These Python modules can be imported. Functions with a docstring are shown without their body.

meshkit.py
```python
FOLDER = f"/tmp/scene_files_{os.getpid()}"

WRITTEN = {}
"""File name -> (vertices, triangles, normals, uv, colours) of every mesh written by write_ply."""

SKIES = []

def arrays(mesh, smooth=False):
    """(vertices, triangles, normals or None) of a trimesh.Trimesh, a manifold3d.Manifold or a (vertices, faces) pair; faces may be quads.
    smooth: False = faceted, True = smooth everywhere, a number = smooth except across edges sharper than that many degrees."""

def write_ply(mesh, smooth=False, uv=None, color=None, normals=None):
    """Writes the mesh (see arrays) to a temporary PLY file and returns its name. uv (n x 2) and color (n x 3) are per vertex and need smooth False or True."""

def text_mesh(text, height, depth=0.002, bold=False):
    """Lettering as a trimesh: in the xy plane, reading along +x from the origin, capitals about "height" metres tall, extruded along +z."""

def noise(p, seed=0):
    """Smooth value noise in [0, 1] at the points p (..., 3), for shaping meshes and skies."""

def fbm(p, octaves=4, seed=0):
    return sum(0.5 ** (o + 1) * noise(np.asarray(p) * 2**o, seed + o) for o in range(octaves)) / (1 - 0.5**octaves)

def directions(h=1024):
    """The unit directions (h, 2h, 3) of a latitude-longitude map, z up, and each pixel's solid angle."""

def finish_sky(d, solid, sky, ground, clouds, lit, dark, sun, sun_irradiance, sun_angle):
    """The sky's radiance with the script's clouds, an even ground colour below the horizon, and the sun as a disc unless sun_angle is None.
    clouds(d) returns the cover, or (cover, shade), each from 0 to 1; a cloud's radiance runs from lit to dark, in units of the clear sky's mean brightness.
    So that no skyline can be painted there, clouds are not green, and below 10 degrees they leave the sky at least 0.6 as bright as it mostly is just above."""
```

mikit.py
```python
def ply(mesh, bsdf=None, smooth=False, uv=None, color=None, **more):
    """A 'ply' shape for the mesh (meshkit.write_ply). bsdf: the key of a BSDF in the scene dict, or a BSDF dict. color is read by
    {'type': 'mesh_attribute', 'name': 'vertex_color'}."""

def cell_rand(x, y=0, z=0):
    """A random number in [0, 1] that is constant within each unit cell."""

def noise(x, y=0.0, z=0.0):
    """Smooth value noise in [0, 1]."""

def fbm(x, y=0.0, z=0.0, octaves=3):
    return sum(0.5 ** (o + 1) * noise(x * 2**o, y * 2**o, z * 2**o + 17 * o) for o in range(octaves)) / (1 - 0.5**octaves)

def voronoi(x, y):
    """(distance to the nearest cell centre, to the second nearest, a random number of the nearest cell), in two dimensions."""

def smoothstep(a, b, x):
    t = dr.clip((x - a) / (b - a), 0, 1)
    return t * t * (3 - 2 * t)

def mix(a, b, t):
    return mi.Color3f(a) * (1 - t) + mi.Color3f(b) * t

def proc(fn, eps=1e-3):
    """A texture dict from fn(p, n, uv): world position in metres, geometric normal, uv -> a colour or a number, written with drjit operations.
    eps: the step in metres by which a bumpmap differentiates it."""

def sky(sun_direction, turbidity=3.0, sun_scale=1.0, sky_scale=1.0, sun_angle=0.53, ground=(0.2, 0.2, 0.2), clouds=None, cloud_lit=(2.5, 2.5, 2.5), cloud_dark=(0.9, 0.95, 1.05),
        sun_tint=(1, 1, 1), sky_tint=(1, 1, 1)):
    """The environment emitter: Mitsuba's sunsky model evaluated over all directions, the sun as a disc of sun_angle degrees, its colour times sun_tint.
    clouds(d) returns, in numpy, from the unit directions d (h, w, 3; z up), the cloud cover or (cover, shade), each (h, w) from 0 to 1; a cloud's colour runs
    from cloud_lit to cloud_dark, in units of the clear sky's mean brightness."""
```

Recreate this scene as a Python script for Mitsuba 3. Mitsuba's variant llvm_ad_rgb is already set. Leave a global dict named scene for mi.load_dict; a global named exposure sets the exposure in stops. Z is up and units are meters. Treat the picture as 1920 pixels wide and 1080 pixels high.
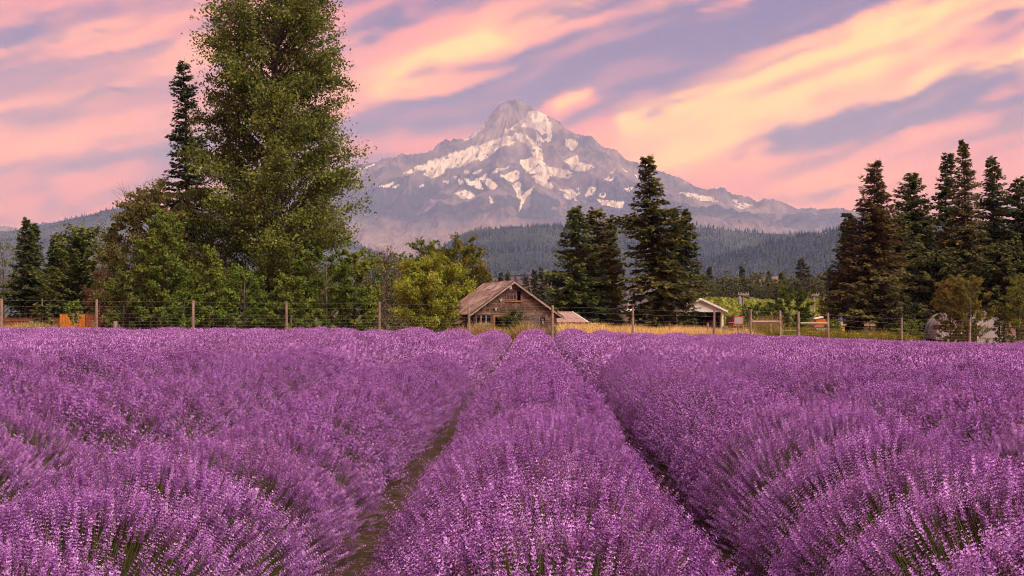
import math, random, numpy as np, trimesh, mitsuba as mi, mikit, meshkit, drjit as dr
from shapely import Polygon, contains_xy, union_all
from shapely.geometry import box as sbox
T = mi.ScalarTransform4f
scene, labels = {}, {}

# ---------------------------------------------------------------- camera, sky, exposure
FPX, CX, HY, EYE = 2500.0, 960.0, 591.0, 1.85        # focal length, centre and horizon in pixels of the 1920 px wide photograph
scene['camera'] = {'type': 'perspective', 'fov': math.degrees(2 * math.atan(960 / FPX)), 'fov_axis': 'x',
    'to_world': T().look_at(origin=[0, 0, EYE], target=[0, 10, EYE], up=[0, 0, 1]),
    'principal_point_offset_y': (540 - HY) / 1080, 'near_clip': 0.1, 'far_clip': 60000.0,
    'medium': {'type': 'ref', 'id': 'haze_air'}}
exposure = 1.3

def seg(az, el, a0, e0, a1, e1, w, w1=None):
    """soft streak of cloud between two directions (degrees), width growing from w to w1"""
    dx, dy = a1 - a0, e1 - e0
    t = np.clip(((az - a0) * dx + (el - e0) * dy) / (dx * dx + dy * dy), 0, 1)
    d = np.hypot(az - a0 - t * dx, el - e0 - t * dy)
    ww = w + ((w1 or w) - w) * t
    return np.exp(-(d / ww) ** 2)

def P(x, y): return (x - CX) / 43.6, (HY - y) / 43.6
def streak(az, el, x0, y0, x1, y1, w, w1=None):
    return seg(az, el, *P(x0, y0), *P(x1, y1), w / 43.6, (w1 or w) / 43.6)

def clouds(d):
    az = np.degrees(np.arctan2(d[..., 0], d[..., 1])); el = np.degrees(np.arcsin(np.clip(d[..., 2], -1, 1)))
    q = np.stack([az * 0.10, el * 0.22, az * 0], -1)
    wx = meshkit.fbm(q * 1.5, 4, 3) - .5; wy = meshkit.fbm(q * 1.5, 4, 9) - .5
    a, e = az + 3.2 * wx, el + 1.1 * wy
    # cirrus fibres: noise stretched along the wind (rising to the right)
    c, s = math.cos(math.radians(16)), math.sin(math.radians(16))
    u, v = a * c + e * s, -a * s + e * c
    N = lambda ku, kv, o, sd: meshkit.fbm(np.stack([u * ku, v * kv, u * 0], -1), o, sd)
    big, fib, fin, tex = N(.07, .25, 3, 41), N(.10, .85, 4, 21), N(.22, 2.0, 3, 33), N(.7, 2.8, 2, 51)
    pink = .60 + 1.0 * (big - .5) + 1.3 * (fib - .5) + 1.2 * (fin - .5) + .6 * (tex - .5)
    g = lambda *k: streak(a, e, *k)
    gap = (1.0 * g(1000, 165, 1280, 95, 42, 52) + .9 * g(1280, 95, 1620, 0, 52, 40) + .45 * g(1080, 20, 1500, -60, 30) + .75 * g(690, 245, 900, 190, 26) + .6 * g(900, 190, 1010, 140, 36)
           + .75 * g(0, 180, 280, 120, 65, 40) + .85 * g(640, 85, 760, 50, 26) + .9 * g(1480, 250, 1980, 205, 34, 40) + .5 * g(1380, 300, 1640, 255, 22, 16) + .4 * g(150, 360, 420, 290, 40)
           + .5 * g(1780, 95, 1900, 75, 15) + .35 * g(420, 400, 700, 330, 45) + .45 * g(0, 40, 200, -20, 26))
    lit = (1.0 * g(1120, 265, 1960, 45, 45, 80) + .9 * g(640, 215, 960, 60, 40, 36) + .5 * g(960, 60, 1150, 0, 30, 26) + .9 * g(1250, 255, 1960, 120, 42, 36) + .7 * g(-60, 320, 190, 270, 45, 35)
           + .8 * g(1080, 330, 1420, 290, 55, 30) + .75 * g(1010, 205, 1100, 170, 13, 12) + .6 * g(1500, 345, 1960, 330, 30) + .6 * g(1720, 272, 1960, 240, 13) + .4 * g(150, 100, 400, 60, 45)
           + .5 * g(680, 295, 900, 275, 22) + .35 * g(-80, 20, 300, 0, 30))
    wisp = np.clip(.35 + 1.7 * (fib - .35) + 1.3 * (fin - .5) + .7 * (tex - .5), 0, 1.3)
    hor = np.exp(-(np.maximum(el, 0) / 4.0) ** 2)
    cover = pink - 1.0 * gap * (1.15 - .55 * wisp) + .70 * lit * (.6 + .6 * wisp) + .40 * hor - .30 * np.clip((el - 14) / 30, 0, 1)
    cover = cover * .65 + .35 * (lambda t: t * t * (3 - 2 * t))(np.clip((cover - .18) / .62, 0, 1))
    core = (1.0 * g(1180, 225, 1600, 112, 22, 34) + .9 * g(1600, 112, 1900, 15, 34, 36) + .6 * g(740, 175, 940, 70, 24, 20) + .45 * g(1150, 300, 1500, 220, 36) + .45 * g(1700, 170, 1960, 120, 22)
            + .4 * g(1500, 215, 1900, 150, 24) + .35 * g(1030, 200, 1090, 178, 12) + .3 * g(960, 60, 1100, 15, 22))
    gl = np.clip(.05 + .7 * (big - .5) + 1.25 * core * (.45 + .7 * wisp) + .22 * lit * wisp - .30 * hor, 0, 1)
    ray = N(.13, 1.5, 2, 63); hair = N(.5, 2.6, 1, 71)       # separate threads of ice cloud, sky showing between them
    cover = np.clip(cover, .05, 1) * (1 - .55 * np.clip(1.9 - 3.4 * ray - .9 * hair, 0, 1))
    cover = np.maximum(cover, .55 * np.clip(2.6 * (N(.16, 1.4, 3, 83) - .42), 0, 1))
    gl = np.clip(gl * (.70 + .75 * np.clip(2.2 * (ray - .28), 0, 1)), 0, 1)
    return np.clip(cover, .05, 1), 1 - gl

SUN = (0.46, -0.46, 0.78)
scene['sky'] = mikit.sky(SUN, turbidity=3, sun_scale=1.35, sky_scale=1.0, sun_angle=36, sun_tint=(1.0, 1.05, 1.17), sky_tint=(1.0, 0.60, .98),
    ground=(0.16, 0.12, 0.12), clouds=clouds, cloud_lit=(9.6, 5.1, 1.55), cloud_dark=(6.2, 2.05, 1.98))

# ---------------------------------------------------------------- helpers
def at(px, py, Y):
    """the point at distance Y that is seen at a pixel of the photograph"""
    return np.array([(px - CX) / FPX * Y, Y, EYE + (HY - py) / FPX * Y])

def diffuse(c): return {'type': 'twosided', 'bsdf': {'type': 'diffuse', 'reflectance': {'type': 'rgb', 'value': list(c)}}}
def vcol(**k): return {'type': 'twosided', 'bsdf': {'type': 'diffuse', 'reflectance': {'type': 'mesh_attribute', 'name': 'vertex_color'}}}
def rough(tex, r=.85, **k): return {'type': 'twosided', 'bsdf': {'type': 'principled', 'base_color': tex, 'roughness': r, 'specular': .25, **k}}
scene['mat_vertex'] = vcol()

def key(name):
    if name not in scene and name not in taken: taken.add(name); return name
    k = 1
    while f'{name}_{k:03d}' in taken: k += 1
    taken.add(f'{name}_{k:03d}')
    return f'{name}_{k:03d}'
taken = set()
def put(name, mesh, bsdf, parent=None, smooth=False, color=None, **more):
    k = key((parent + '__' if parent else '') + name)
    scene[k] = mikit.ply(mesh, bsdf, smooth=smooth, color=color, **more)
    return k
def thing(name, label, cat, group=None):
    k = key(name); labels[k] = {'label': label, 'category': cat}
    if group: labels[k]['group'] = group
    return k
def tag(k, label=None, cat=None, group=None, kind=None):
    d = labels.setdefault(k, {})
    for n, v in (('label', label), ('category', cat), ('group', group), ('kind', kind)):
        if v: d[n] = v
    return k
def V(xy_grid_x, xy_grid_y, z):
    ny, nx = z.shape
    v = np.stack([xy_grid_x.ravel(), xy_grid_y.ravel(), z.ravel()], 1)
    i = np.arange(ny * nx).reshape(ny, nx)
    a, b, c, d = i[:-1, :-1].ravel(), i[:-1, 1:].ravel(), i[1:, 1:].ravel(), i[1:, :-1].ravel()
    return v, np.vstack([np.stack([a, b, c], 1), np.stack([a, c, d], 1)])
def N2(x, y, s=0): return meshkit.noise(np.stack([x, y, np.zeros_like(x)], -1), s)
def F2(x, y, o=4, s=0): return meshkit.fbm(np.stack([x, y, np.zeros_like(x)], -1), o, s)

GX = np.array([-3000, -200, -60, -31, -10, 3, 8, 16, 27, 33, 60, 200, 3000.]); GZ = np.array([.6, .5, .4, .26, .1, 0, -.2, -.35, -.8, -.95, -1.3, -1.6, -1.6])
def gz(x, y=0): return np.interp(x, GX, GZ)
def rise(x, y):                                      # the low slope that the orchard stands on
    s = lambda a, b, v: (lambda t: t * t * (3 - 2 * t))(np.clip((v - a) / (b - a), 0, 1))
    return 4.2 * s(190, 310, y) * (1 - s(330, 380, y)) * s(18, 34, x) * (1 - s(105, 125, x))

# ---------------------------------------------------------------- ground
gx = np.unique(np.concatenate([np.linspace(-45, 45, 91), np.linspace(-300, 300, 101), np.linspace(-14500, 14500, 59)]))
gy = np.unique(np.concatenate([np.linspace(-10, 130, 71), np.linspace(-400, 600, 101), np.linspace(-1500, 21500, 47)]))
XX, YY = np.meshgrid(gx, gy)
ZZ = gz(XX) + rise(XX, YY) + np.where((YY > 88) & (YY < 700), .25 * (F2(XX * .15, YY * .15) - .5), 0)
def soil(p, n, uv):
    a = mikit.fbm(p.x * 1.3, p.y * 1.3, 0, 4); b = mikit.fbm(p.x * .02, p.y * .02, 3, 4); c = mikit.noise(p.x * 9, p.y * 9)
    field = mikit.mix(mikit.mix((.04, .028, .021), (.085, .06, .044), a * .7 + c * .3), (.16, .10, .13), mikit.smoothstep(.66, .8, mikit.noise(p.x * 31, p.y * 31)) * .8)
    grass = mikit.mix(mikit.mix((.09, .085, .03), (.26, .19, .075), mikit.smoothstep(.35, .65, a)), (.07, .09, .03), mikit.smoothstep(.5, .65, b))
    return dr.select(p.y < 87, field, grass)
scene['mat_ground'] = {'type': 'diffuse', 'reflectance': mikit.proc(soil)}
tag(put('ground', V(XX, YY, ZZ), 'mat_ground'), kind='structure')

# ---------------------------------------------------------------- mountain
SKL = np.array([(-400, 440), (0, 428), (300, 410), (500, 372), (600, 338), (665, 316), (700, 304), (740, 297), (785, 295), (815, 284), (845, 272), (875, 259), (900, 237), (915, 219), (930, 201), (940, 192), (952, 188), (963, 187), (975, 188), (987, 193), (1005, 205), (1030, 216), (1050, 226), (1060, 240), (1085, 252), (1110, 269), (1130, 282), (1165, 304), (1200, 325), (1240, 340), (1280, 350), (1340, 369), (1370, 376), (1385, 375), (1410, 385), (1440, 395), (1500, 404), (1560, 412), (1650, 424), (1900, 450), (2300, 480)], float)
MY = 18000.0
SX, SZ = (SKL[:, 0] - CX) / FPX * MY, EYE + (HY - SKL[:, 1]) / FPX * MY
X0 = (960 - CX) / FPX * MY
FR, FH = np.array([0, 250, 500, 1000, 1500, 2000, 3000, 4000, 5000, 6000, 7000.]), np.array([2908, 2740, 2530, 2170, 1890, 1650, 1250, 930, 640, 420, 250.])
def mount(x, y):
    dx, s = x - X0, MY - y
    r = np.hypot(dx, s); th = np.arctan2(s, dx)
    side = np.interp(X0 + np.sign(dx) * r, SX, SZ)
    w = np.clip(np.abs(dx) / np.maximum(r, 1e-6), 0, 1) ** 2.2
    h = side * w + np.interp(r, FR, FH) * (1 - w)
    k = np.clip(r / 900, 0, 1) * np.clip((6800 - r) / 2500, 0, 1) * np.clip(np.abs(s) / 500, 0, 1)
    wob = F2(x / 900, y / 900, 3, 5) - .5
    rid = 1 - 2 * np.abs(F2(th * 3.1 + wob * .5 + 20, r / 5000, 2, 11) - .5) * 1.6
    rid2 = 1 - 2 * np.abs(N2(th * 9 + wob * 1.1 + 50, r / 2600, 12) - .5)
    h = h + k * (300 * (rid - .98) + 190 * (rid2 - .95)) + 90 * k
    m = np.clip(np.abs(s) / 200, 0, 1) * .85 + .15
    for sc, am, sd in ((620, 130, 1), (300, 75, 2), (150, 42, 3), (70, 22, 4), (34, 10, 5)):
        h = h + m * am * (.22 - np.abs(2 * N2(x / sc + 40, y / sc + 90, sd) - 1)) * np.clip(r / 500, .4, 1)
    return h
mx = np.concatenate([np.arange(-6000, -2200, 40), np.arange(-2200, 3000, 9), np.arange(3000, 6600, 18)]).astype(float)
my = np.concatenate([np.arange(11600, 14000, 34), np.arange(14000, 17500, 20), np.arange(17500, 18030, 12), np.arange(18030, 19600, 120)]).astype(float)
XX, YY = np.meshgrid(mx, my)
mv, mf = V(XX, YY, mount(XX, YY))
z = mv[:, 2]; x, y = mv[:, 0], mv[:, 1]
n1 = F2(x / 260, y / 500 + z / 300, 4, 60); n2 = F2(x / 60, z / 160, 3, 61); n3 = F2(x / 700, y / 700, 3, 62)
def lerp(a, b, t): return np.asarray(a) * (1 - t[:, None]) + np.asarray(b) * t[:, None]
def sst(a, b, v): t = np.clip((v - a) / (b - a), 0, 1); return t * t * (3 - 2 * t)
rock = lerp(lerp((.08, .066, .072), (.245, .19, .19), sst(.3, .7, n1)), (.14, .115, .125), sst(.4, .7, n2) * .7)
col = lerp(rock, (.30, .245, .225), sst(.5, .75, F2(x / 140, z / 420, 4, 64)) * sst(1700, 2300, z + 700 * (n3 - .5)) * .6)
wood = sst(.44, .50, n3 + .35 * (n1 - .5) + .00022 * (1250 - z)) * sst(1800, 1500, z + 600 * (n2 - .5))
col = lerp(col, (.028, .035, .036), wood * .85)
burn = sst(1150, 900, z + 320 * (n1 - .5)) * sst(.38, .5, F2(x / 520, y / 900, 3, 66)) * sst(480, 640, z)
fine = F2(x / 22, y / 60, 2, 67)[:, None]
col = lerp(col, (.29, .215, .205), burn * .65) * (.8 + .4 * fine)
tag(put('mountain', (mv, mf), 'mat_vertex', smooth=True, color=col), kind='structure')

Z8 = lambda *p: [(640 + a / 3, 150 + b / 3) for a, b in p]
Z4 = lambda *p: [(1040 + a / 4, 280 + b / 4) for a, b in p]
SNOW = [Z8((355,527),(420,490),(520,450),(620,415),(700,395),(780,370),(850,345),(930,325),(985,345),(960,365),(900,375),(850,410),(790,450),(700,475),(640,490),(590,500),(560,540),(500,548),(465,535),(500,505),(440,510)),
 Z8((930,320),(990,298),(1040,315),(1080,350),(1110,370),(1105,430),(1090,450),(1075,410),(1060,375),(1020,350),(985,335)),
 Z8((1050,180),(1100,170),(1150,200),(1180,250),(1185,310),(1170,350),(1140,340),(1110,290),(1080,270),(1020,265),(960,285),(925,300),(930,280),(990,250),(1030,220)),
 Z8((1095,300),(1140,340),(1130,380),(1125,430),(1150,480),(1200,500),(1270,500),(1305,530),(1280,548),(1200,540),(1150,560),(1195,600),(1180,612),(1140,600),(1075,552),(1110,530),(1050,520),(1005,470),(1010,455),(1060,440),(1090,450),(1110,400),(1105,350)),
 Z8((1250,345),(1300,335),(1330,340),(1320,385),(1300,395),(1270,370)), Z8((1260,455),(1330,425),(1350,470),(1420,490),(1380,510),(1330,515),(1290,490)),
 Z8((1225,615),(1270,620),(1335,612),(1340,640),(1310,660),(1330,682),(1290,675),(1250,660),(1260,645),(1285,640)), Z8((1372,655),(1390,606),(1432,608),(1420,642)), Z8((1450,655),(1468,640),(1490,645),(1480,660)),
 Z8((1440,675),(1500,678),(1588,688),(1578,718),(1530,718),(1470,702)), Z8((895,545),(960,518),(990,510),(998,555),(965,572),(930,560)), Z8((848,522),(900,496),(955,484),(900,508),(870,528)), Z8((738,527),(792,502),(785,517),(750,532)),
 Z8((698,562),(730,572),(760,556),(785,590),(802,612),(770,608),(730,598)), Z8((795,556),(830,556),(884,595),(860,615),(832,608)), Z8((630,640),(690,622),(722,632),(745,655),(700,668),(660,652)), Z8((968,582),(1003,576),(1008,640),(1017,675),(1000,662),(978,625)),
 Z8((1032,632),(1080,602),(1062,642),(1022,692),(1000,735),(1008,690)), Z8((770,555),(818,532),(795,570)), Z8((655,558),(688,572),(662,584)), Z8((572,572),(602,572),(592,588)), Z8((628,542),(648,542),(640,556)), Z8((835,662),(858,690),(845,692)),
 Z8((865,515),(890,505),(880,530)), Z8((690,510),(720,520),(700,530)), Z8((100,500),(190,474),(140,504)), Z8((55,548),(104,515),(106,545)), Z8((210,603),(296,572),(265,604)), Z8((290,600),(330,585),(300,605)), Z8((440,600),(475,585),(455,602)), Z8((690,340),(760,290),(835,210),(800,270),(740,330)), Z8((1310,310),(1340,330),(1325,322)),
 Z4((930,320),(1060,342),(1180,366),(1225,396),(1150,388),(1000,363)), Z4((1335,380),(1372,382),(1372,408)), Z4((1375,412),(1420,398),(1480,420),(1430,433)), Z4((1350,424),(1425,440),(1390,445)), Z4((505,148),(552,172),(535,172)), Z4((600,190),(662,225),(630,224)), Z4((525,292),(585,288),(556,318)), Z4((420,180),(455,152),(450,172)), Z4((380,235),(410,212),(400,235)), Z4((400,240),(438,212),(425,235))]
def land(px, py):
    ys = np.arange(12000., 18010., 10.); p = at(px, py, ys) if False else None
    x, zz = (px - CX) / FPX * ys, EYE + (HY - py) / FPX * ys
    hit = np.nonzero(mount(x, ys) >= zz)[0]
    k = hit[0] if len(hit) else len(ys) - 1
    return x[k], zz[k]
SP = union_all([Polygon([land(*p) for p in o]).buffer(6) for o in SNOW])
cen = mv[mf].mean(1)
jx = 48 * (F2(cen[:, 0] / 90, cen[:, 2] / 60, 4, 71) - .5); jz = 44 * (F2(cen[:, 0] / 90, cen[:, 2] / 60, 4, 72) - .5)
ok = contains_xy(SP, cen[:, 0] + jx, cen[:, 2] + jz) & (F2(cen[:, 0] / 45, cen[:, 2] / 75, 4, 73) < .70) & (cen[:, 1] < 18020)
sf = mf[ok]; used, inv = np.unique(sf, return_inverse=True)
sv = mv[used] + [0, -1.5, 2.5]
scol = lerp((.70, .66, .66), (.36, .32, .32), sst(.42, .68, F2(sv[:, 0] / 40, sv[:, 2] / 60, 4, 75) + .00006 * (sv[:, 2] - 1700)))
tag(put('snow', (sv, inv.reshape(-1, 3)), 'mat_vertex', parent='mountain', smooth=True, color=scol), label='snowfields and glaciers on the upper slopes', kind='stuff')

# ---------------------------------------------------------------- forested hills
def hill(name, pts, Y, front, back, step, amp, colour, seed, drop=0.0):
    pts = np.array(pts, float); hx = (pts[:, 0] - CX) / FPX * Y; hz = EYE + (HY - pts[:, 1]) / FPX * Y - drop
    xs = np.arange(hx[0], hx[-1], step); ys = np.linspace(Y - front, Y + back, int((front + back) / step) + 2)
    XX, YY = np.meshgrid(xs, ys)
    def h(x, y):
        t = np.where(y < Y, (Y - y) / front, (y - Y) / back)
        b = np.cos(np.clip(t, 0, 1) * np.pi / 2) ** 1.3
        n = F2(x / (front * .35), y / (front * .35), 4, seed) - .78
        return np.interp(x, hx, hz) * b * (1 + amp * n * np.clip(t * 4, 0, 1)) + np.clip(t * 6, 0, 1) * b * amp * 250 * n - 8
    v, f = V(XX, YY, h(XX, YY))
    n = F2(v[:, 0] / 180, v[:, 1] / 180, 4, seed + 3)
    col = lerp(np.array(colour) * .7, np.array(colour) * 1.4, sst(.3, .7, n))
    return tag(put(name, (v, f), 'mat_vertex', smooth=True, color=col), kind='structure'), h, (hx[0], hx[-1])
HILLS = []
HILLS.append((*hill('hills', [(-500, 470), (-100, 432), (30, 429), (70, 422), (110, 412), (150, 402), (190, 396), (230, 390), (280, 388), (350, 392), (450, 410), (600, 430), (690, 462), (760, 490), (850, 540)], 9800, 3500, 2000, 90, .45, (.05, .06, .045), 100), 9800, 3300, 7000))
HILLS.append((*hill('hills', [(-500, 500), (-100, 462), (40, 455), (160, 450), (300, 458), (520, 475), (640, 490), (740, 506), (900, 520), (1050, 540)], 6800, 2400, 1500, 80, .4, (.045, .055, .045), 110), 6800, 2300, 6000))
HILLS.append((*hill('hills', [(700, 520), (760, 500), (830, 470), (870, 443), (900, 434), (960, 430), (1040, 422), (1100, 417), (1180, 415), (1250, 417), (1310, 421), (1370, 428), (1430, 433), (1500, 436), (1600, 433), (1800, 424), (2300, 440)], 6600, 2900, 1500, 70, .38, (.045, .055, .04), 120), 6600, 2700, 15000))
HILLS.append((*hill('hills', [(1180, 530), (1300, 492), (1380, 468), (1440, 452), (1500, 438), (1560, 428), (1650, 420), (1800, 415), (2300, 430)], 4600, 1500, 900, 60, .34, (.05, .058, .042), 130), 4600, 1400, 9000))
HILLS.append((*hill('hills', [(600, 550), (800, 528), (900, 512), (980, 506), (1100, 514), (1250, 526), (1400, 530), (1600, 530)], 2600, 700, 500, 40, .25, (.085, .062, .055), 140), 2600, 600, 700))
def cones(pts, h, w, seed):
    """many small conifers as one mesh: two stacked cones of five sides each"""
    r = np.random.default_rng(seed); n = len(pts)
    a = np.arange(5) * 2 * np.pi / 5
    V_, F_ = [], []
    for z0, z1, rr in ((.05, .65, 1.0), (.4, 1.0, .62)):
        ring = np.stack([np.cos(a) * rr, np.sin(a) * rr, np.full(5, z0)], 1)
        b = sum(len(q) for q in V_); V_.append(np.vstack([ring, [[0, 0, z1]]]))
        F_.append(np.array([[b + i, b + (i + 1) % 5, b + 5] for i in range(5)]))
    v, f = np.vstack(V_), np.vstack(F_)
    H = h * (.35 + .9 * r.uniform(0, 1, n) ** 1.3) * (.7 + .6 * F2(np.asarray(pts)[:, 0] / 160, np.asarray(pts)[:, 1] / 160, 3, seed)); W = w * r.uniform(.7, 1.2, n) * H / h
    th = r.uniform(0, 6.28, n); c, s = np.cos(th), np.sin(th)
    vx = (v[None, :, 0] * c[:, None] - v[None, :, 1] * s[:, None]) * W[:, None]; vy = (v[None, :, 0] * s[:, None] + v[None, :, 1] * c[:, None]) * W[:, None]
    vv = np.stack([vx, vy, v[None, :, 2] * H[:, None]], -1) + np.asarray(pts)[:, None]
    return vv.reshape(-1, 3), (f[None] + (np.arange(n) * len(v))[:, None, None]).reshape(-1, 3), np.repeat(r.uniform(.55, 1.5, n) * (.45 + 1.1 * F2(np.asarray(pts)[:, 0] / 420, np.asarray(pts)[:, 1] / 420, 3, seed + 1)), len(v))
rg = np.random.default_rng(5)
cv, cf, cc, off = [], [], [], 0
for j, (k, h, (x0, x1), Y, fr, n) in enumerate(HILLS):
    xs = rg.uniform(max(x0, -.46 * Y), min(x1, .46 * Y), n * 2); ys = Y + 60 - (fr + 60) * rg.uniform(0, 1, n * 2) ** 1.25
    keep = F2(xs / 260, ys / 260, 3, 150 + j) > (.29 if j != 4 else .5)
    if j == 3:   # a felled clearing on the near ridge
        keep &= ~(((xs - at(1425, 487, 3800)[0]) / 95) ** 2 + ((ys - 3850) / 190) ** 2 < 1)
    xs, ys = xs[keep][:n], ys[keep][:n]
    v, f, c = cones(np.stack([xs, ys, h(xs, ys) - 1], 1), 22 if j != 4 else 15, 3.9, 160 + j)
    cv.append(v); cf.append(f + off); off += len(v); cc.append(c[:, None] * np.array([(.024, .034, .026), (.022, .03, .026), (.022, .034, .024), (.022, .034, .022), (.02, .03, .02)][j]))
tag(put('conifer_forest', (np.vstack(cv), np.vstack(cf)), 'mat_vertex', color=np.vstack(cc)), 'hazy blue green conifer forest covering the foothills below the mountain', 'forest', kind='stuff')
# pale felled clearing
h3 = HILLS[3][1]; a = np.linspace(0, 6.283, 41)[:-1]
rr = np.linspace(.15, 1, 6)[:, None]
cxn, cyn = at(1425, 487, 3800)[0] + 88 * rr * np.cos(a), 3850 + 180 * rr * np.sin(a) * (1 + .2 * np.sin(3 * a))
cl = np.stack([cxn, cyn, h3(cxn, cyn) + 2.0], -1).reshape(-1, 3)
ff = [[i * 40 + q, i * 40 + (q + 1) % 40, (i + 1) * 40 + (q + 1) % 40] for i in range(5) for q in range(40)] + [[i * 40 + q, (i + 1) * 40 + (q + 1) % 40, (i + 1) * 40 + q] for i in range(5) for q in range(40)] + [[0, q, q + 1] for q in range(1, 39)]
tag(put('hill_clearing', (cl, np.array(ff)), 'mat_vertex', color=lerp((.30, .21, .09), (.16, .14, .06), F2(cl[:, 0] / 12, cl[:, 1] / 30, 3, 9))), kind='structure')

# ---------------------------------------------------------------- haze
scene['haze_air'] = {'type': 'homogeneous', 'albedo': {'type': 'rgb', 'value': [.90, .92, .97]}, 'sigma_t': {'type': 'rgb', 'value': [2.6e-5, 3.6e-5, 6.7e-5]}}
scene['haze'] = {'type': 'cube', 'to_world': T().translate([0, 10500, 1600]).scale([15500, 12800, 1605]), 'bsdf': {'type': 'null'}, 'interior': {'type': 'ref', 'id': 'haze_air'}}
tag('haze', 'thin evening haze between the field and the mountain', 'haze', kind='stuff')
# ---------------------------------------------------------------- lavender rows
def fence_y(x): return 87.6 + .229 * x
ROWW, NROW = 2.3, 18
def tall(y): return 1 + .11 * np.clip((62 - y) / 36, 0, 1)      # the plants grow taller at the near end of the field
def row_x(k, y): return .07 + .015 * y + ROWW * k
def envelope(phi):                                   # distance from the root line to the flower tips, by the angle from upright
    return 1 / np.sqrt((np.sin(phi) / 1.02) ** 2 + (np.cos(phi) / .90) ** 2)

def frames(d, r):
    """two vectors across each direction, turned at random"""
    h = np.where(np.abs(d[:, 2:3]) < .9, [[0, 0, 1.]], [[1., 0, 0]])
    a = np.cross(d, h); a /= np.linalg.norm(a, axis=1, keepdims=True); b = np.cross(d, a)
    t = r.uniform(0, 6.283, len(d))[:, None]
    return a * np.cos(t) + b * np.sin(t), -a * np.sin(t) + b * np.cos(t)

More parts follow.
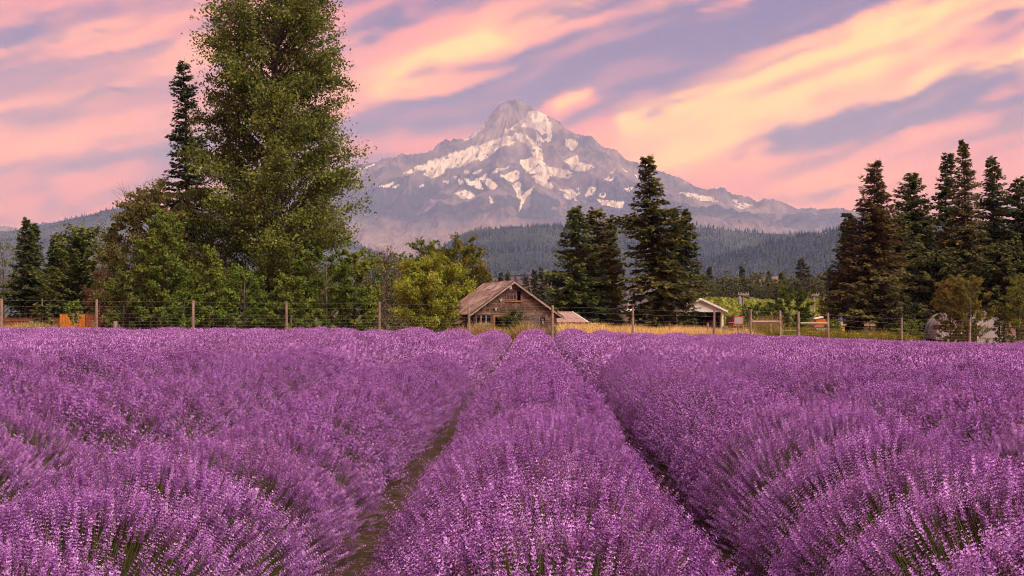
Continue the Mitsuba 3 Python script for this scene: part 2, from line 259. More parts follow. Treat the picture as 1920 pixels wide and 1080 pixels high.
LILAC = np.array([(.69, .40, .84), (.55, .28, .695), (.42, .172, .54), (.28, .09, .37), (.30, .15, .265), (.22, .105, .18)])
def spikes(r, n, length, lod):
    """flower spikes and stems of one stretch of a lavender row lying along y"""
    y = r.uniform(-length / 2, length / 2, int(n * 1.9)); phi = np.where(r.uniform(0, 1, len(y)) < .93, r.uniform(-1, 1, len(y)) * 1.38, r.choice([-1, 1], len(y)) * r.uniform(1.2, 1.52, len(y)))
    q = np.stack([phi * 2.2 + 30, y * 2.2 + r.uniform(0, 99), y * 0], -1)
    keep = r.uniform(0, 1, len(y)) < np.clip((meshkit.fbm(q, 3, int(r.integers(99))) - .27) * 4.5, .35, 1) * np.where(np.abs(phi) > 1.1, .75, 1)
    y, phi = y[keep][:n], phi[keep][:n]; n = len(y)
    plant = .95 + .085 * np.cos(y / length * 2 * np.pi * max(1, round(length / 1.0)))
    lump = plant * (1 + .12 * (meshkit.fbm(np.stack([phi * 1.6, y * 1.9, y * 0 + r.uniform(0, 99)], -1), 2, 5) - .5))
    R = envelope(phi) * lump * (1 + r.normal(0, .028, n)) - np.abs(r.normal(0, .045, n))
    base = np.stack([0 * y, y * .96, 0 * y + .03], 1)
    d = np.stack([np.sin(phi) * .92, r.normal(0, .12, n), np.cos(phi) + .12], 1) + np.array([0, 0, 1.]) * (np.abs(np.sin(phi)) * .15)[:, None] + r.normal(0, .075, (n, 3))
    d /= np.linalg.norm(d, axis=1, keepdims=True)
    tip = base + np.stack([np.sin(phi), y * 0, np.cos(phi)], 1) * R[:, None]
    sl = r.uniform(.06, .115, n) * (1.0 if lod < 2 else 1.25); w = r.uniform(.0075, .0115, n) * (.95, 1.35, 1.65)[lod]
    a, b = frames(d, r)
    start = tip - d * sl[:, None]
    tone = np.clip(r.normal(1.9 + r.normal(0, .3), 1.35, n), 0, 4.99); 
    V_, F_, C_, off = [], [], [], 0
    def quadset(p, f, c):
        nonlocal off
        V_.append(p.reshape(-1, 3)); F_.append((f[None] + (np.arange(len(p)) * p.shape[1])[:, None, None]).reshape(-1, 3) + off); off += p.shape[0] * p.shape[1]
        C_.append(np.repeat(c, p.shape[1], axis=0))
    def pick(t): t = np.clip(t, 0, 4.99); i = t.astype(int); return LILAC[i] * (1 - (t - i))[:, None] + LILAC[i + 1] * (t - i)[:, None]
    if lod == 0:
        W = 7
        for k in range(W):
            s = (k / (W - 1)) ** 1.15
            c = start + d * (sl * s)[:, None]; ww = w * (1.05 - .55 * abs(s - .35) ** 1.3) * r.uniform(.7, 1.25, n); tk = tone + r.normal(0, 1.0, n)
            for m in range(4):
                t = 1.5708 * m + .8 * k; o = a * math.cos(t) + b * math.sin(t); u = -a * math.sin(t) + b * math.cos(t)
                l = r.uniform(.8, 1.5, n)[:, None]
                p = np.stack([c, c + (o * .75 + u * .55 + d * .35) * ww[:, None], c + (o * 1.15 + d * .75) * ww[:, None] * l, c + (o * .75 - u * .55 + d * .35) * ww[:, None]], 1)
                quadset(p, np.array([[0, 1, 2], [0, 2, 3]]), pick(tk + r.normal(0, .7, n)))
    elif lod == 1:
        for k in range(4):
            s = k / 3; c = start + d * (sl * s)[:, None] + r.normal(0, .004, (n, 3)); ww = (w * r.uniform(.8, 1.35, n) * (1.05 - .35 * s))[:, None]; tk = tone + r.normal(0, 1.25, n)
            for m in range(3):
                t = 2.094 * m + .9 * k; o = a * math.cos(t) + b * math.sin(t); u = -a * math.sin(t) + b * math.cos(t)
                p = np.stack([c + u * ww * .8, c - u * ww * .8, c + (o * 1.25 + d * 1.1) * ww], 1)
                quadset(p, np.array([[0, 1, 2]]), pick(tk + r.normal(0, .5, n)))
    else:
        for m in range(3):
            o = (a, b, (a + b) * .7)[m] * (w * r.uniform(.8, 1.2, n))[:, None]; q_ = (b, a, (a - b) * .7)[m] * (w * .5)[:, None]; c = start + d * (sl * (.12 + .36 * m))[:, None] + r.normal(0, .006, (n, 3)); h_ = d * (sl * .20)[:, None] + q_
            quadset(np.stack([c - h_, c + o, c + h_, c - o], 1), np.array([[0, 1, 2], [0, 2, 3]]), pick(tone + r.normal(0, 1.0, n)))
    fl = (np.vstack(V_), np.vstack(F_)), np.vstack(C_)
    # stems
    V_, F_, C_, off = [], [], [], 0
    sel = np.arange(n) if lod == 0 else np.arange(0, n, 2 if lod == 1 else 5)
    bot = start[sel] - d[sel] * (r.uniform(.16, .34, len(sel)))[:, None]; o = a[sel] * (.0016 if lod == 0 else .0022 if lod == 1 else .004)
    g = r.uniform(0, 1, len(sel))[:, None]
    quadset(np.stack([bot - o, bot + o, start[sel] + o * .8, start[sel] - o * .8], 1), np.array([[0, 1, 2], [0, 2, 3]]), np.array((.10, .115, .035)) * (1 - g) + np.array((.20, .19, .085)) * g)
    if lod < 2:                                       # narrow leaves low in the bush
        m = n // 2; ph = np.arcsin(r.uniform(-1, 1, m)) * .95; yy = r.uniform(-length / 2, length / 2, m); Rr = envelope(ph) * r.uniform(.60, .78, m)
        c = np.stack([np.sin(ph) * Rr, yy, .03 + np.cos(ph) * Rr], 1); dd = np.stack([np.sin(ph), r.normal(0, .3, m), np.cos(ph) + .3], 1) + r.normal(0, .3, (m, 3)); dd /= np.linalg.norm(dd, axis=1, keepdims=True)
        aa, _ = frames(dd, r); L = r.uniform(.05, .10, m)[:, None]; aa = aa * .0035
        g = r.uniform(0, 1, m)[:, None]
        quadset(np.stack([c, c + dd * L * .5 + aa, c + dd * L, c + dd * L * .5 - aa], 1), np.array([[0, 1, 2], [0, 2, 3]]), np.array((.05, .065, .025)) * (1 - g) + np.array((.13, .15, .06)) * g)
    return fl, ((np.vstack(V_), np.vstack(F_)), np.vstack(C_))

LODS = [(1.15, 2400, 6), (1.15, 2000, 6), (2.3, 2900, 6)]
for l, (L, n, var) in enumerate(LODS):
    for q in range(var):
        (fm, fc), (sm, sc) = spikes(np.random.default_rng(1000 + 10 * l + q), n, L, l)
        scene[f'lavender_stretch_{"abc"[l]}{q}'] = {'type': 'shapegroup', 'flower_spikes': mikit.ply(fm, 'mat_vertex', color=fc), 'stems': mikit.ply(sm, 'mat_vertex', color=sc)}

def row_label(k):
    w = ['', 'first', 'second', 'third', 'fourth', 'fifth', 'sixth', 'seventh', 'eighth', 'ninth', 'tenth', 'eleventh', 'twelfth', 'thirteenth', 'fourteenth', 'fifteenth', 'sixteenth', 'seventeenth', 'eighteenth'][abs(k)]
    if k == 0: return 'central lavender row running from the camera straight to the wooden barn'
    return f'{w} purple lavender row to the {"left" if k < 0 else "right"} of the central row'
rl = np.random.default_rng(77)
for k in sorted(range(-NROW, NROW + 1), key=abs):
    name = thing('lavender_row', row_label(k), 'lavender row', 'rows of flowering lavender')
    yend = (fence_y(ROWW * k + 1.4) - 1.7 + rl.uniform(-.4, .4)); i = 0
    seen = [y for y in np.arange(2.4, yend, .5) if abs(row_x(k, y)) < .40 * y + 2.6]
    if not seen or yend - seen[0] < 4: taken.discard(name); labels.pop(name); continue
    y, ytop = seen[0], yend
    hs = rl.uniform(.92, 1.06) if k else 1.0
    ys0 = y
    while y < ytop:
        l = 0 if y < 11.5 else 1 if y < 29 else 2
        L = LODS[l][0]; c = y + L / 2
        f = hs * (1 + .22 * (float(N2(np.array([c / 2.6 + 31 * k]), np.array([k * 7.3]), 4)[0]) - .5) + rl.uniform(-.035, .035))
        if c + L > ytop: f *= .93
        x = row_x(k, c)
        i += 1
        scene[f'{name}__{i:03d}'] = {'type': 'instance', 'group': {'type': 'ref', 'id': f'lavender_stretch_{"abc"[l]}{int(rl.integers(LODS[l][2]))}'},
            'to_world': T().translate([x + rl.uniform(-.025, .025), c, float(gz(x))]).rotate([0, 0, 1], -.86 + 180 * int(rl.integers(2))).scale([(.5 + .5 * f) * rl.uniform(.98, 1.02), 1.03, f * tall(c)])}
        y += L
    labels[name + '__flower_spikes'] = {'kind': 'stuff'}; labels[name + '__stems'] = {'kind': 'stuff'}
    # dark leafy body of the hedge, under the flowers
    yy = np.arange(ys0, ytop + .3, .22 if abs(k) < 4 else .4); ph = np.linspace(-1.52, 1.52, 15)
    A, Yg = np.meshgrid(ph, yy)
    R = envelope(A) * (.60 + .20 * (F2(A * 2.5 + 9 * k, Yg * 2.4, 3, 8) - .5)) * hs
    R = R * np.clip((ytop + .1 - Yg) / .5, .15, 1) ** .5
    xx = row_x(k, Yg) + np.sin(A) * R
    fv, ff = V(xx, Yg + .08 * (F2(A * 3, Yg * 4, 2, 9) - .5), gz(row_x(k, Yg)) - .02 + np.cos(A) * R * tall(Yg))
    c = F2(fv[:, 0] * 9, fv[:, 1] * 9, 3, 12)
    put('foliage', (fv, ff), 'mat_vertex', parent=name, smooth=True, color=lerp((.06, .075, .035), (.13, .14, .075), sst(.3, .7, c)))
# ---------------------------------------------------------------- plant builders
scene['mat_leaf'] = {'type': 'principledthin', 'base_color': {'type': 'mesh_attribute', 'name': 'vertex_color'}, 'roughness': .55, 'diff_trans': .55, 'eta': 1.33}
def bark(p, n, uv):
    a = mikit.fbm(p.x * 9, p.y * 9, p.z * 1.6, 3)
    return mikit.mix((.055, .04, .032), (.21, .165, .135), mikit.smoothstep(.3, .7, a))
scene['mat_bark'] = rough(mikit.proc(bark), .95)
def unit(v): return v / np.maximum(np.linalg.norm(v, axis=-1, keepdims=True), 1e-9)
def tube(pts, rad, sides=6):
    pts = np.asarray(pts, float); rad = np.broadcast_to(rad, len(pts)); t = unit(np.gradient(pts, axis=0))
    ref = np.array([.31, .95, .05]) if abs(t[0] @ [.31, .95, .05]) < .9 else np.array([1., 0, 0])
    a = unit(np.cross(t, ref)); b = np.cross(t, a)
    th = np.arange(sides) / sides * 2 * np.pi
    v = (pts[:, None] + rad[:, None, None] * (np.cos(th)[None, :, None] * a[:, None] + np.sin(th)[None, :, None] * b[:, None])).reshape(-1, 3)
    i, j = np.meshgrid(np.arange(len(pts) - 1), np.arange(sides), indexing='ij'); k = (j + 1) % sides
    q = np.stack([i * sides + j, i * sides + k, (i + 1) * sides + k, (i + 1) * sides + j], -1).reshape(-1, 4)
    n = len(v); v = np.vstack([v, pts[:1], pts[-1:]])
    f = np.vstack([q[:, [0, 1, 2]], q[:, [0, 2, 3]], [[n, (s + 1) % sides, s] for s in range(sides)], [[n + 1, n - sides + s, n - sides + (s + 1) % sides] for s in range(sides)]])
    return v, f
def join(ms):
    off, vs, fs = 0, [], []
    for v, f in ms: vs.append(v); fs.append(np.asarray(f) + off); off += len(v)
    return np.vstack(vs), np.vstack(fs)
def leaf_quads(c, d, wv, L, W):
    """diamond leaves: centre c, long direction d, wide direction wv, length L, width W"""
    n = len(c); L, W = np.broadcast_to(L, n)[:, None], np.broadcast_to(W, n)[:, None]
    p = np.stack([c - d * L / 2, c + wv * W / 2, c + d * L / 2, c - wv * W / 2], 1).reshape(-1, 3)
    f = (np.array([[0, 1, 2], [0, 2, 3]])[None] + (np.arange(n) * 4)[:, None, None]).reshape(-1, 3)
    return p, f
def tint(r, n, cols, spread=.25):
    cols = np.array(cols); w = r.uniform(0, 1, n) * (len(cols) - 1); i = np.minimum(w.astype(int), len(cols) - 2); t = (w - i)[:, None]
    return (cols[i] * (1 - t) + cols[i + 1] * t) * r.uniform(1 - spread, 1 + spread, n)[:, None]

def broadleaf(name, label, cat, px, Y, prof, limbs=30, leaves=9000, size=.2, cols=((0.095, 0.149, 0.027), (0.162, 0.216, 0.047)), seed=0, rise=.55, trunk=.2, clump=.8, group=None, narrow=.75, bare=0, upright=0, first=.06, lean=0, holes=0.0):
    """prof: list of (pixel y, radius left px, radius right px) from the ground up to the top"""
    r = np.random.default_rng(seed); t = thing(name, label, cat, group)
    pr = np.array(prof, float); zs = EYE + (HY - pr[:, 0]) / FPX * Y; bx = (px - CX) / FPX * Y; g = float(gz(bx)); zs[0] = g
    rl_, rr_ = pr[:, 1] / FPX * Y, pr[:, 2] / FPX * Y; H = zs[-1] - g
    base = np.array([bx, Y, g])
    tz = np.linspace(0, 1, 14); wob = np.cumsum(r.normal(0, .012 * H / 14, (14, 2)), 0)
    tp = base + np.stack([wob[:, 0] + lean * tz, wob[:, 1], tz * H * .96 - .3], 1)
    tr = trunk * (1 - tz) ** .85 + .015
    wood = [tube(tp, tr, 8)]
    tc, td, tw = [], [], []
    for i in range(limbs):
        f = first + (1 - first - .03) * ((i + r.uniform(0, 1)) / limbs) ** .95; az = i * 2.39996 + r.uniform(-.5, .5); z0 = g + f * H
        side = np.interp(z0, zs, rr_) if math.cos(az) > 0 else np.interp(z0, zs, rl_)
        dep = (np.interp(z0, zs, rl_) + np.interp(z0, zs, rr_)) / 2
        R = math.hypot(math.cos(az) * side, math.sin(az) * dep) * r.uniform(.62, 1.1) + .1
        start_z = z0 - R * rise * r.uniform(.6, 1.1)
        k = np.clip((start_z - g) / (H * .96), .01, .97); o = np.array([np.interp(k, tz, tp[:, j]) for j in range(3)])
        s = np.linspace(0, 1, 7)[:, None]
        end = np.array([bx + lean * f + math.cos(az) * R, Y + math.sin(az) * R, z0 + r.uniform(-.03, .05) * H])
        if upright: end[2] += upright * R * r.uniform(.4, 1.1)
        end[2] = min(end[2], zs[-1])
        pts = o * (1 - s) + end * s + np.array([0, 0, 1.]) * (np.sin(s * np.pi) * R * .12) + r.normal(0, .025 * R, (7, 3)) * np.sin(s * np.pi)
        lr = max(.02, np.interp(k, tz, tr) * .42); wood.append(tube(pts, lr * (1 - s[:, 0] * .85), 5))
        nt = max(4, int(R * 5)); q = r.uniform(.22, 1, nt) ** .75
        for u in q:
            p = np.array([np.interp(u, s[:, 0], pts[:, j]) for j in range(3)])
            v = r.normal(0, 1, 3) * [1, 1, .55] + [math.cos(az) * .6, math.sin(az) * .6, .35 + upright]
            L = clump * r.uniform(.5, 1.25) * (.6 + .5 * min(R, 5) / 5)
            e = p + unit(v) * L; tc.append((p + e) / 2); td.append(e - p); tw.append(L)
            if r.uniform() < .5: wood.append(tube(np.stack([p, (p + e) / 2 + r.normal(0, .04, 3), e]), [.022, .016, .008], 3))
    if bare:                                      # leafless twigs that stick out of the top
        for i in range(bare):
            a = r.uniform(0, 6.28); rad = abs(r.normal(0, .5)) * np.interp(zs[-1] - .22 * H, zs, rr_)
            p = np.array([bx + math.cos(a) * rad, Y + math.sin(a) * rad, zs[-1] - .20 * H]); e = p + np.array([r.normal(0, .09), r.normal(0, .09), r.uniform(.10, .24)]) * H
            wood.append(tube(np.stack([p, (p + e) / 2 + r.normal(0, .1, 3), e]), [.03, .02, .008], 3))
    tc, td, tw = np.array(tc), np.array(td), np.array(tw)
    if holes:
        kp = meshkit.fbm(tc * .55 + seed, 3, seed) > .5 - (1 - holes) * .5; tc, td, tw = tc[kp], td[kp], tw[kp]
    tone = tint(r, len(tc), cols, .18)
    w = tw / tw.sum(); idx = r.choice(len(tc), leaves, p=w)
    c = tc[idx] + td[idx] * r.uniform(-.55, .75, leaves)[:, None] + r.normal(0, 1, (leaves, 3)) * (tw[idx] * .23)[:, None] * [1, 1, .8]
    low = c[:, 2] < g + .05; c[low, 2] = g + .05 + r.uniform(0, .5, low.sum())
    d = unit(r.normal(0, 1, (leaves, 3)) + [0, 0, -.2 + 1.6 * upright]); wv = unit(np.cross(d, r.normal(0, 1, (leaves, 3))))
    L = size * r.uniform(.6, 1.3, leaves)
    v, f = leaf_quads(c, d, wv, L, L * narrow)
    put('trunk', join(wood), 'mat_bark', parent=t)
    col = tone[idx] * r.uniform(.8, 1.55, leaves)[:, None]
    put('crown', (v, f), 'mat_leaf', parent=t, color=np.repeat(col, 4, axis=0))
    return t

def conifer(name, label, px, top, Y, hw, cols=((.035, .055, .024), (.08, .105, .04)), seed=0, group=None, bottom=.04, dense=1.0, shape=.8, lean=0, rag=.25, droop=.35, low=1.0, step=.36, cat='conifer', twig=1.1, depth=1.0):
    r = np.random.default_rng(seed); t = thing(name, label, cat, group)
    bx = (px - CX) / FPX * Y; g = float(gz(bx)); H = EYE + (HY - top) / FPX * Y - g; R0 = 1.3 * hw / FPX * Y
    tz = np.linspace(0, 1, 12); tp = np.stack([bx + lean * tz + np.cumsum(r.normal(0, .004 * H, 12)), Y + 0 * tz, g - .3 + tz * (H + .3)], 1)
    tr = (.012 * H + .06) * (1 - tz) ** .9 + .012
    wood = [tube(tp, tr, 7)]
    C, D, W, LL, WW, TT = [], [], [], [], [], []
    z = bottom * H
    while z < H * .985:
        f = z / H; n = 7 if H > 6 else 5
        lump = .72 + .62 * meshkit.noise(np.array([[f * 9, seed * 1.7, 0]]), 3)[0]
        for k in range(n):
            if r.uniform() > .94 * dense: continue
            az = r.uniform(0, 6.283); zz = z + r.uniform(-.5, .5) * step
            sec = 1 - rag + 2 * rag * meshkit.noise(np.array([[math.cos(az) * 1.4 + 9, math.sin(az) * 1.4 + 9, zz * .4]]), seed)[0]
            L = R0 * ((1 - f) ** shape * (low if f < .25 else 1) * (.25 + .75 * min(1, f / .12 + .35)) * lump * sec * r.uniform(.7, 1.1)) + .12
            o = np.array([np.interp(zz / H, tz, tp[:, 0]), Y, g + zz]); dx = np.array([math.cos(az), math.sin(az) * depth, 0])
            m = max(3, int(L / .28)); s = (np.arange(m) + .5) / m
            up = .30 * (f - .25); pts = o + dx * (s * L)[:, None] + np.array([0, 0, 1.]) * ((up * s - droop * s ** 1.6 * (1 - f * .7) + .22 * s ** 4) * L)[:, None]
            if L > .8: wood.append(tube(np.vstack([o, pts[::2], pts[-1:]]) if m > 3 else np.vstack([o, pts]), np.linspace(.012 + .012 * L, .008, 1 + (len(pts[::2]) + 1 if m > 3 else len(pts))), 3))
            per = np.array([-math.sin(az), math.cos(az), 0]); tone = r.uniform(0, 1)
            for sg in (-1, 1, 0):
                q = m if sg else max(2, m // 2)
                ss = s[:q] if sg else s[-q:]; pp = pts[:q] if sg else pts[-q:]
                ln = twig * (.20 + .34 * np.minimum(L, 2.6) / 2.6 * (1 - ss * .72)) * r.uniform(.7, 1.3, q)
                for rep in range(2):
                    dd = unit(dx * r.uniform(.5, 1.1) + per * sg * r.uniform(.5, 1.1, q)[:, None] + r.normal(0, .22, (q, 3)) + [0, 0, -.22])
                    jit = r.normal(0, .05, (q, 3)) + [0, 0, -.05 * rep]
                    C.append(pp + dd * ln[:, None] * .5 + jit); D.append(dd); W.append(unit(np.cross(dd, unit(np.array([0, 0, 1.]) + r.normal(0, .45, (q, 3)))))); LL.append(ln * 1.15); WW.append(ln * .5 + .04); TT.append(np.full(q, tone))
        z += step * r.uniform(.75, 1.2) * (1 - .45 * f)
    C, D, W, LL, WW, TT = np.vstack(C), np.vstack(D), np.vstack(W), np.hstack(LL), np.hstack(WW), np.hstack(TT)
    v, f = leaf_quads(C, D, W, LL, WW)
    a, b = np.array(cols[0]), np.array(cols[1]); col = (a * (1 - TT[:, None]) + b * TT[:, None]) * r.uniform(.9, 2.2, len(C))[:, None] * [1.25, 1.08, .85]
    put('trunk', join(wood), 'mat_bark', parent=t)
    put('crown', (v, f), 'mat_leaf', parent=t, color=np.repeat(col, 4, axis=0))
    return t

# ---------------------------------------------------------------- trees
broadleaf('cottonwood_tree', 'giant olive green cottonwood rising past the top edge left of the mountain', 'tree', 516, 108,
    [(640, 150, 165), (560, 165, 172), (450, 172, 172), (400, 180, 168), (300, 175, 165), (240, 135, 128), (160, 140, 142), (80, 138, 118), (0, 130, 98), (-100, 90, 76), (-190, 8, 8)],
    limbs=210, leaves=160000, size=.215, cols=((.085, .118, .026), (.145, .18, .038), (.21, .235, .05)), seed=3, trunk=.62, clump=1.25, rise=.7, holes=.36)
C1 = 'conifers along the left edge'
conifer('conifer_tree', 'leftmost tall dark conifer with a forked top', 47, 408, 128, 58, seed=11, group=C1, shape=1.0, rag=.35)
conifer('conifer_tree', 'slim dark conifer top just right of the forked one, at the left', 63, 416, 130, 40, seed=12, group=C1, shape=1.0)
conifer('conifer_tree', 'thin short spire conifer between the forked conifer and the bushy pine', 101, 437, 132, 34, seed=13, group=C1, shape=.9)
conifer('pine_tree', 'bushy mid green pine with a rounded crown at the left', 152, 424, 126, 62, cols=((0.055, 0.092, 0.030), (0.136, 0.182, 0.051)), seed=14, shape=.42, rag=.4, droop=-.1, cat='pine', group=C1)
conifer('pine_tree', 'smaller dark pine filling the gap behind the bushy pine', 122, 462, 133, 46, seed=15, shape=.5, rag=.4, cat='pine', group=C1)
conifer('conifer_tree', 'narrow dark conifer behind the brown topped birch', 210, 417, 135, 44, seed=16, group=C1)
conifer('dark_spruce', 'tall blackish spruce poking out left of the cottonwood crown', 357, 108, 122, 80, cols=((0.022, 0.043, 0.030), (0.047, 0.077, 0.043)), seed=17, shape=.85, rag=.42, dense=.95, step=.5, cat='spruce')
broadleaf('pale_willow', 'pale grey green willow cut off by the left edge of the photo', 'willow', 6, 136, [(620, 40, 40), (520, 42, 40), (470, 22, 20), (452, 3, 3)], limbs=26, leaves=5200, size=.2, cols=((0.121, 0.155, 0.061), (0.216, 0.243, 0.101)), seed=21, narrow=.4, upright=.4, trunk=.15)
broadleaf('red_leaved_shrub', 'reddish brown leafed shrub between the pine and the birch', 'shrub', 186, 118, [(625, 30, 30), (560, 34, 30), (520, 14, 14), (508, 2, 2)], limbs=18, leaves=3600, size=.16, cols=((0.149, 0.074, 0.047), (0.216, 0.121, 0.068)), seed=22, trunk=.1)
broadleaf('birch_tree', 'brown topped birch with bare reddish twigs left of the cottonwood', 'birch', 282, 106, [(630, 86, 90), (560, 90, 92), (470, 78, 86), (400, 48, 70), (355, 22, 40), (340, 4, 4)], limbs=90, leaves=52000, size=.19, cols=((.125, .13, .035), (.18, .185, .055), (.17, .125, .05)), seed=23, trunk=.25, bare=46, clump=.8)
broadleaf('poplar_tree', 'light green young poplar in front of the brown topped birch', 'poplar', 306, 100, [(630, 60, 64), (560, 62, 64), (500, 48, 46), (430, 24, 22), (395, 4, 4)], limbs=70, leaves=26000, size=.18, cols=((0.115, 0.169, 0.030), (0.189, 0.243, 0.047)), seed=24, upright=.35, trunk=.16, clump=.6)
broadleaf('poplar_tree', 'thin light green poplar sapling right of the second post from the left', 'poplar', 392, 98, [(628, 38, 44), (570, 34, 40), (510, 20, 20), (462, 3, 3)], limbs=44, leaves=11000, size=.17, cols=((0.115, 0.169, 0.030), (0.203, 0.257, 0.047)), seed=25, upright=.4, trunk=.1, clump=.5)
for q, (px, top, hw, Y, lab, cc) in enumerate([
    (232, 505, 46, 99, 'low olive bush at the foot of the birch, its left side', ((0.101, 0.128, 0.030), (0.162, 0.189, 0.047))),
    (458, 505, 52, 97, 'bright green bush under the left half of the cottonwood', ((0.108, 0.176, 0.027), (0.176, 0.257, 0.041))),
    (545, 515, 52, 95, 'small leafy bush beside the fourth fence post', ((0.108, 0.162, 0.027), (0.176, 0.230, 0.041))),
    (612, 462, 78, 99, 'dark green bush under the right half of the cottonwood', ((0.068, 0.115, 0.020), (0.135, 0.189, 0.034))),
    (664, 466, 54, 100, 'yellowish green bush at the right foot of the cottonwood', ((0.135, 0.176, 0.030), (0.230, 0.270, 0.047))),
    (345, 545, 46, 96, 'low green bush beside the third fence post', ((0.081, 0.135, 0.024), (0.162, 0.216, 0.038))),
    (500, 550, 42, 96, 'low dark bush left of the fourth fence post', ((0.081, 0.128, 0.024), (0.149, 0.203, 0.038)))]):
    broadleaf('bush', lab, 'bush', px, Y, [(632, hw * .8, hw * .8), (590, hw, hw), (top + 18, hw * .6, hw * .6), (top, 3, 3)], limbs=26, leaves=int(230 * hw), size=.18, cols=cc, seed=30 + q, trunk=.08, clump=.5, upright=.15)
broadleaf('grey_brush', 'grey brown half bare thicket between the cottonwood and the willow', 'thicket', 722, 128, [(625, 46, 46), (540, 48, 46), (480, 30, 34), (462, 3, 3)], limbs=40, leaves=5200, size=.15, cols=((0.162, 0.121, 0.074), (0.203, 0.176, 0.095)), seed=41, trunk=.12, bare=26, clump=.6)
for q, (px, top, hw, Y, n, lab, cc) in enumerate([
    (745, 470, 48, 140, 7000, 'pale green tree behind the grey brown thicket', ((0.108, 0.155, 0.041), (0.176, 0.223, 0.061))),
    (700, 476, 30, 142, 4200, 'mid green tree showing just right of the cottonwood', ((0.101, 0.149, 0.038), (0.162, 0.203, 0.054))),
    (800, 446, 56, 132, 12000, 'olive tree with a ragged top above the bright willow', ((0.095, 0.128, 0.024), (0.162, 0.189, 0.038))),
    (868, 443, 62, 128, 15000, 'dark green maple with yellowing leaves behind the barn', ((0.061, 0.088, 0.016), (0.121, 0.135, 0.024), (0.324, 0.230, 0.027))),
    (838, 462, 50, 130, 9000, 'deep green tree between the olive tree and the yellowing maple', ((0.068, 0.101, 0.019), (0.149, 0.162, 0.027), (0.230, 0.203, 0.027))),
    (905, 492, 34, 126, 5000, 'rounded orange tinged tree touching the barn roof ridge', ((0.081, 0.095, 0.019), (0.203, 0.162, 0.024)))]):
    broadleaf('broadleaf_tree', lab, 'tree', px, Y, [(632, hw * .8, hw * .8), (570, hw, hw), (top + 45, hw * .85, hw * .8), (top + 15, hw * .4, hw * .4), (top, 3, 3)], limbs=44, leaves=n, size=.2, cols=cc, seed=50 + q, trunk=.22, clump=.75, upright=.15, bare=14 if q == 2 else 0, holes=.2)
broadleaf('willow_bush', 'bright yellow green willow bush left of the wooden barn', 'willow', 805, 95, [(636, 58, 62), (590, 64, 68), (545, 50, 54), (512, 26, 28), (488, 4, 4)], limbs=60, leaves=46000, size=.2, cols=((.20, .23, .03), (.33, .36, .055)), seed=61, trunk=.12, clump=.75, upright=.7, narrow=.42)
C2 = 'conifers right of the barn'
conifer('fir_tree', 'left fir of the dense pair between barn and tallest conifer', 1080, 385, 112, 54, cols=((0.036, 0.062, 0.026), (0.092, 0.124, 0.043)), seed=71, group=C2, shape=.6, rag=.2, cat='fir')
conifer('fir_tree', 'right fir of the dense pair, slightly browner', 1121, 388, 114, 56, cols=((0.055, 0.066, 0.026), (0.120, 0.128, 0.043)), seed=72, group=C2, shape=.6, rag=.2, cat='fir')
conifer('fir_tree', 'slim dark fir tucked behind the dense pair on its right', 1149, 402, 119, 32, seed=73, group=C2, shape=1.0, cat='fir', dense=.85)
conifer('fir_tree', 'tallest ragged conifer right of the barn with a bent top', 1248, 288, 110, 60, cols=((0.036, 0.051, 0.022), (0.092, 0.103, 0.036)), seed=74, group=C2, shape=.62, rag=.5, lean=-1.7, dense=.95, droop=.5, cat='fir')
conifer('fir_tree', 'shorter dark conifer leaning on the right side of the tallest one', 1284, 392, 113, 42, cols=((0.032, 0.051, 0.022), (0.077, 0.095, 0.036)), seed=75, group=C2, shape=.85, rag=.3, cat='fir')
conifer('fir_tree', 'second spire just left of the shorter dark conifer', 1262, 400, 115, 34, seed=76, group=C2, cat='fir')
conifer('fir_tree', 'low skirt like conifer in front of the white shed', 1286, 556, 108, 18, cols=((0.032, 0.051, 0.022), (0.077, 0.095, 0.036)), seed=77, group=C2, cat='fir', shape=.5)
C3 = 'tall conifers at the right edge'
BR = ((.050, .048, .024), (.105, .09, .042))
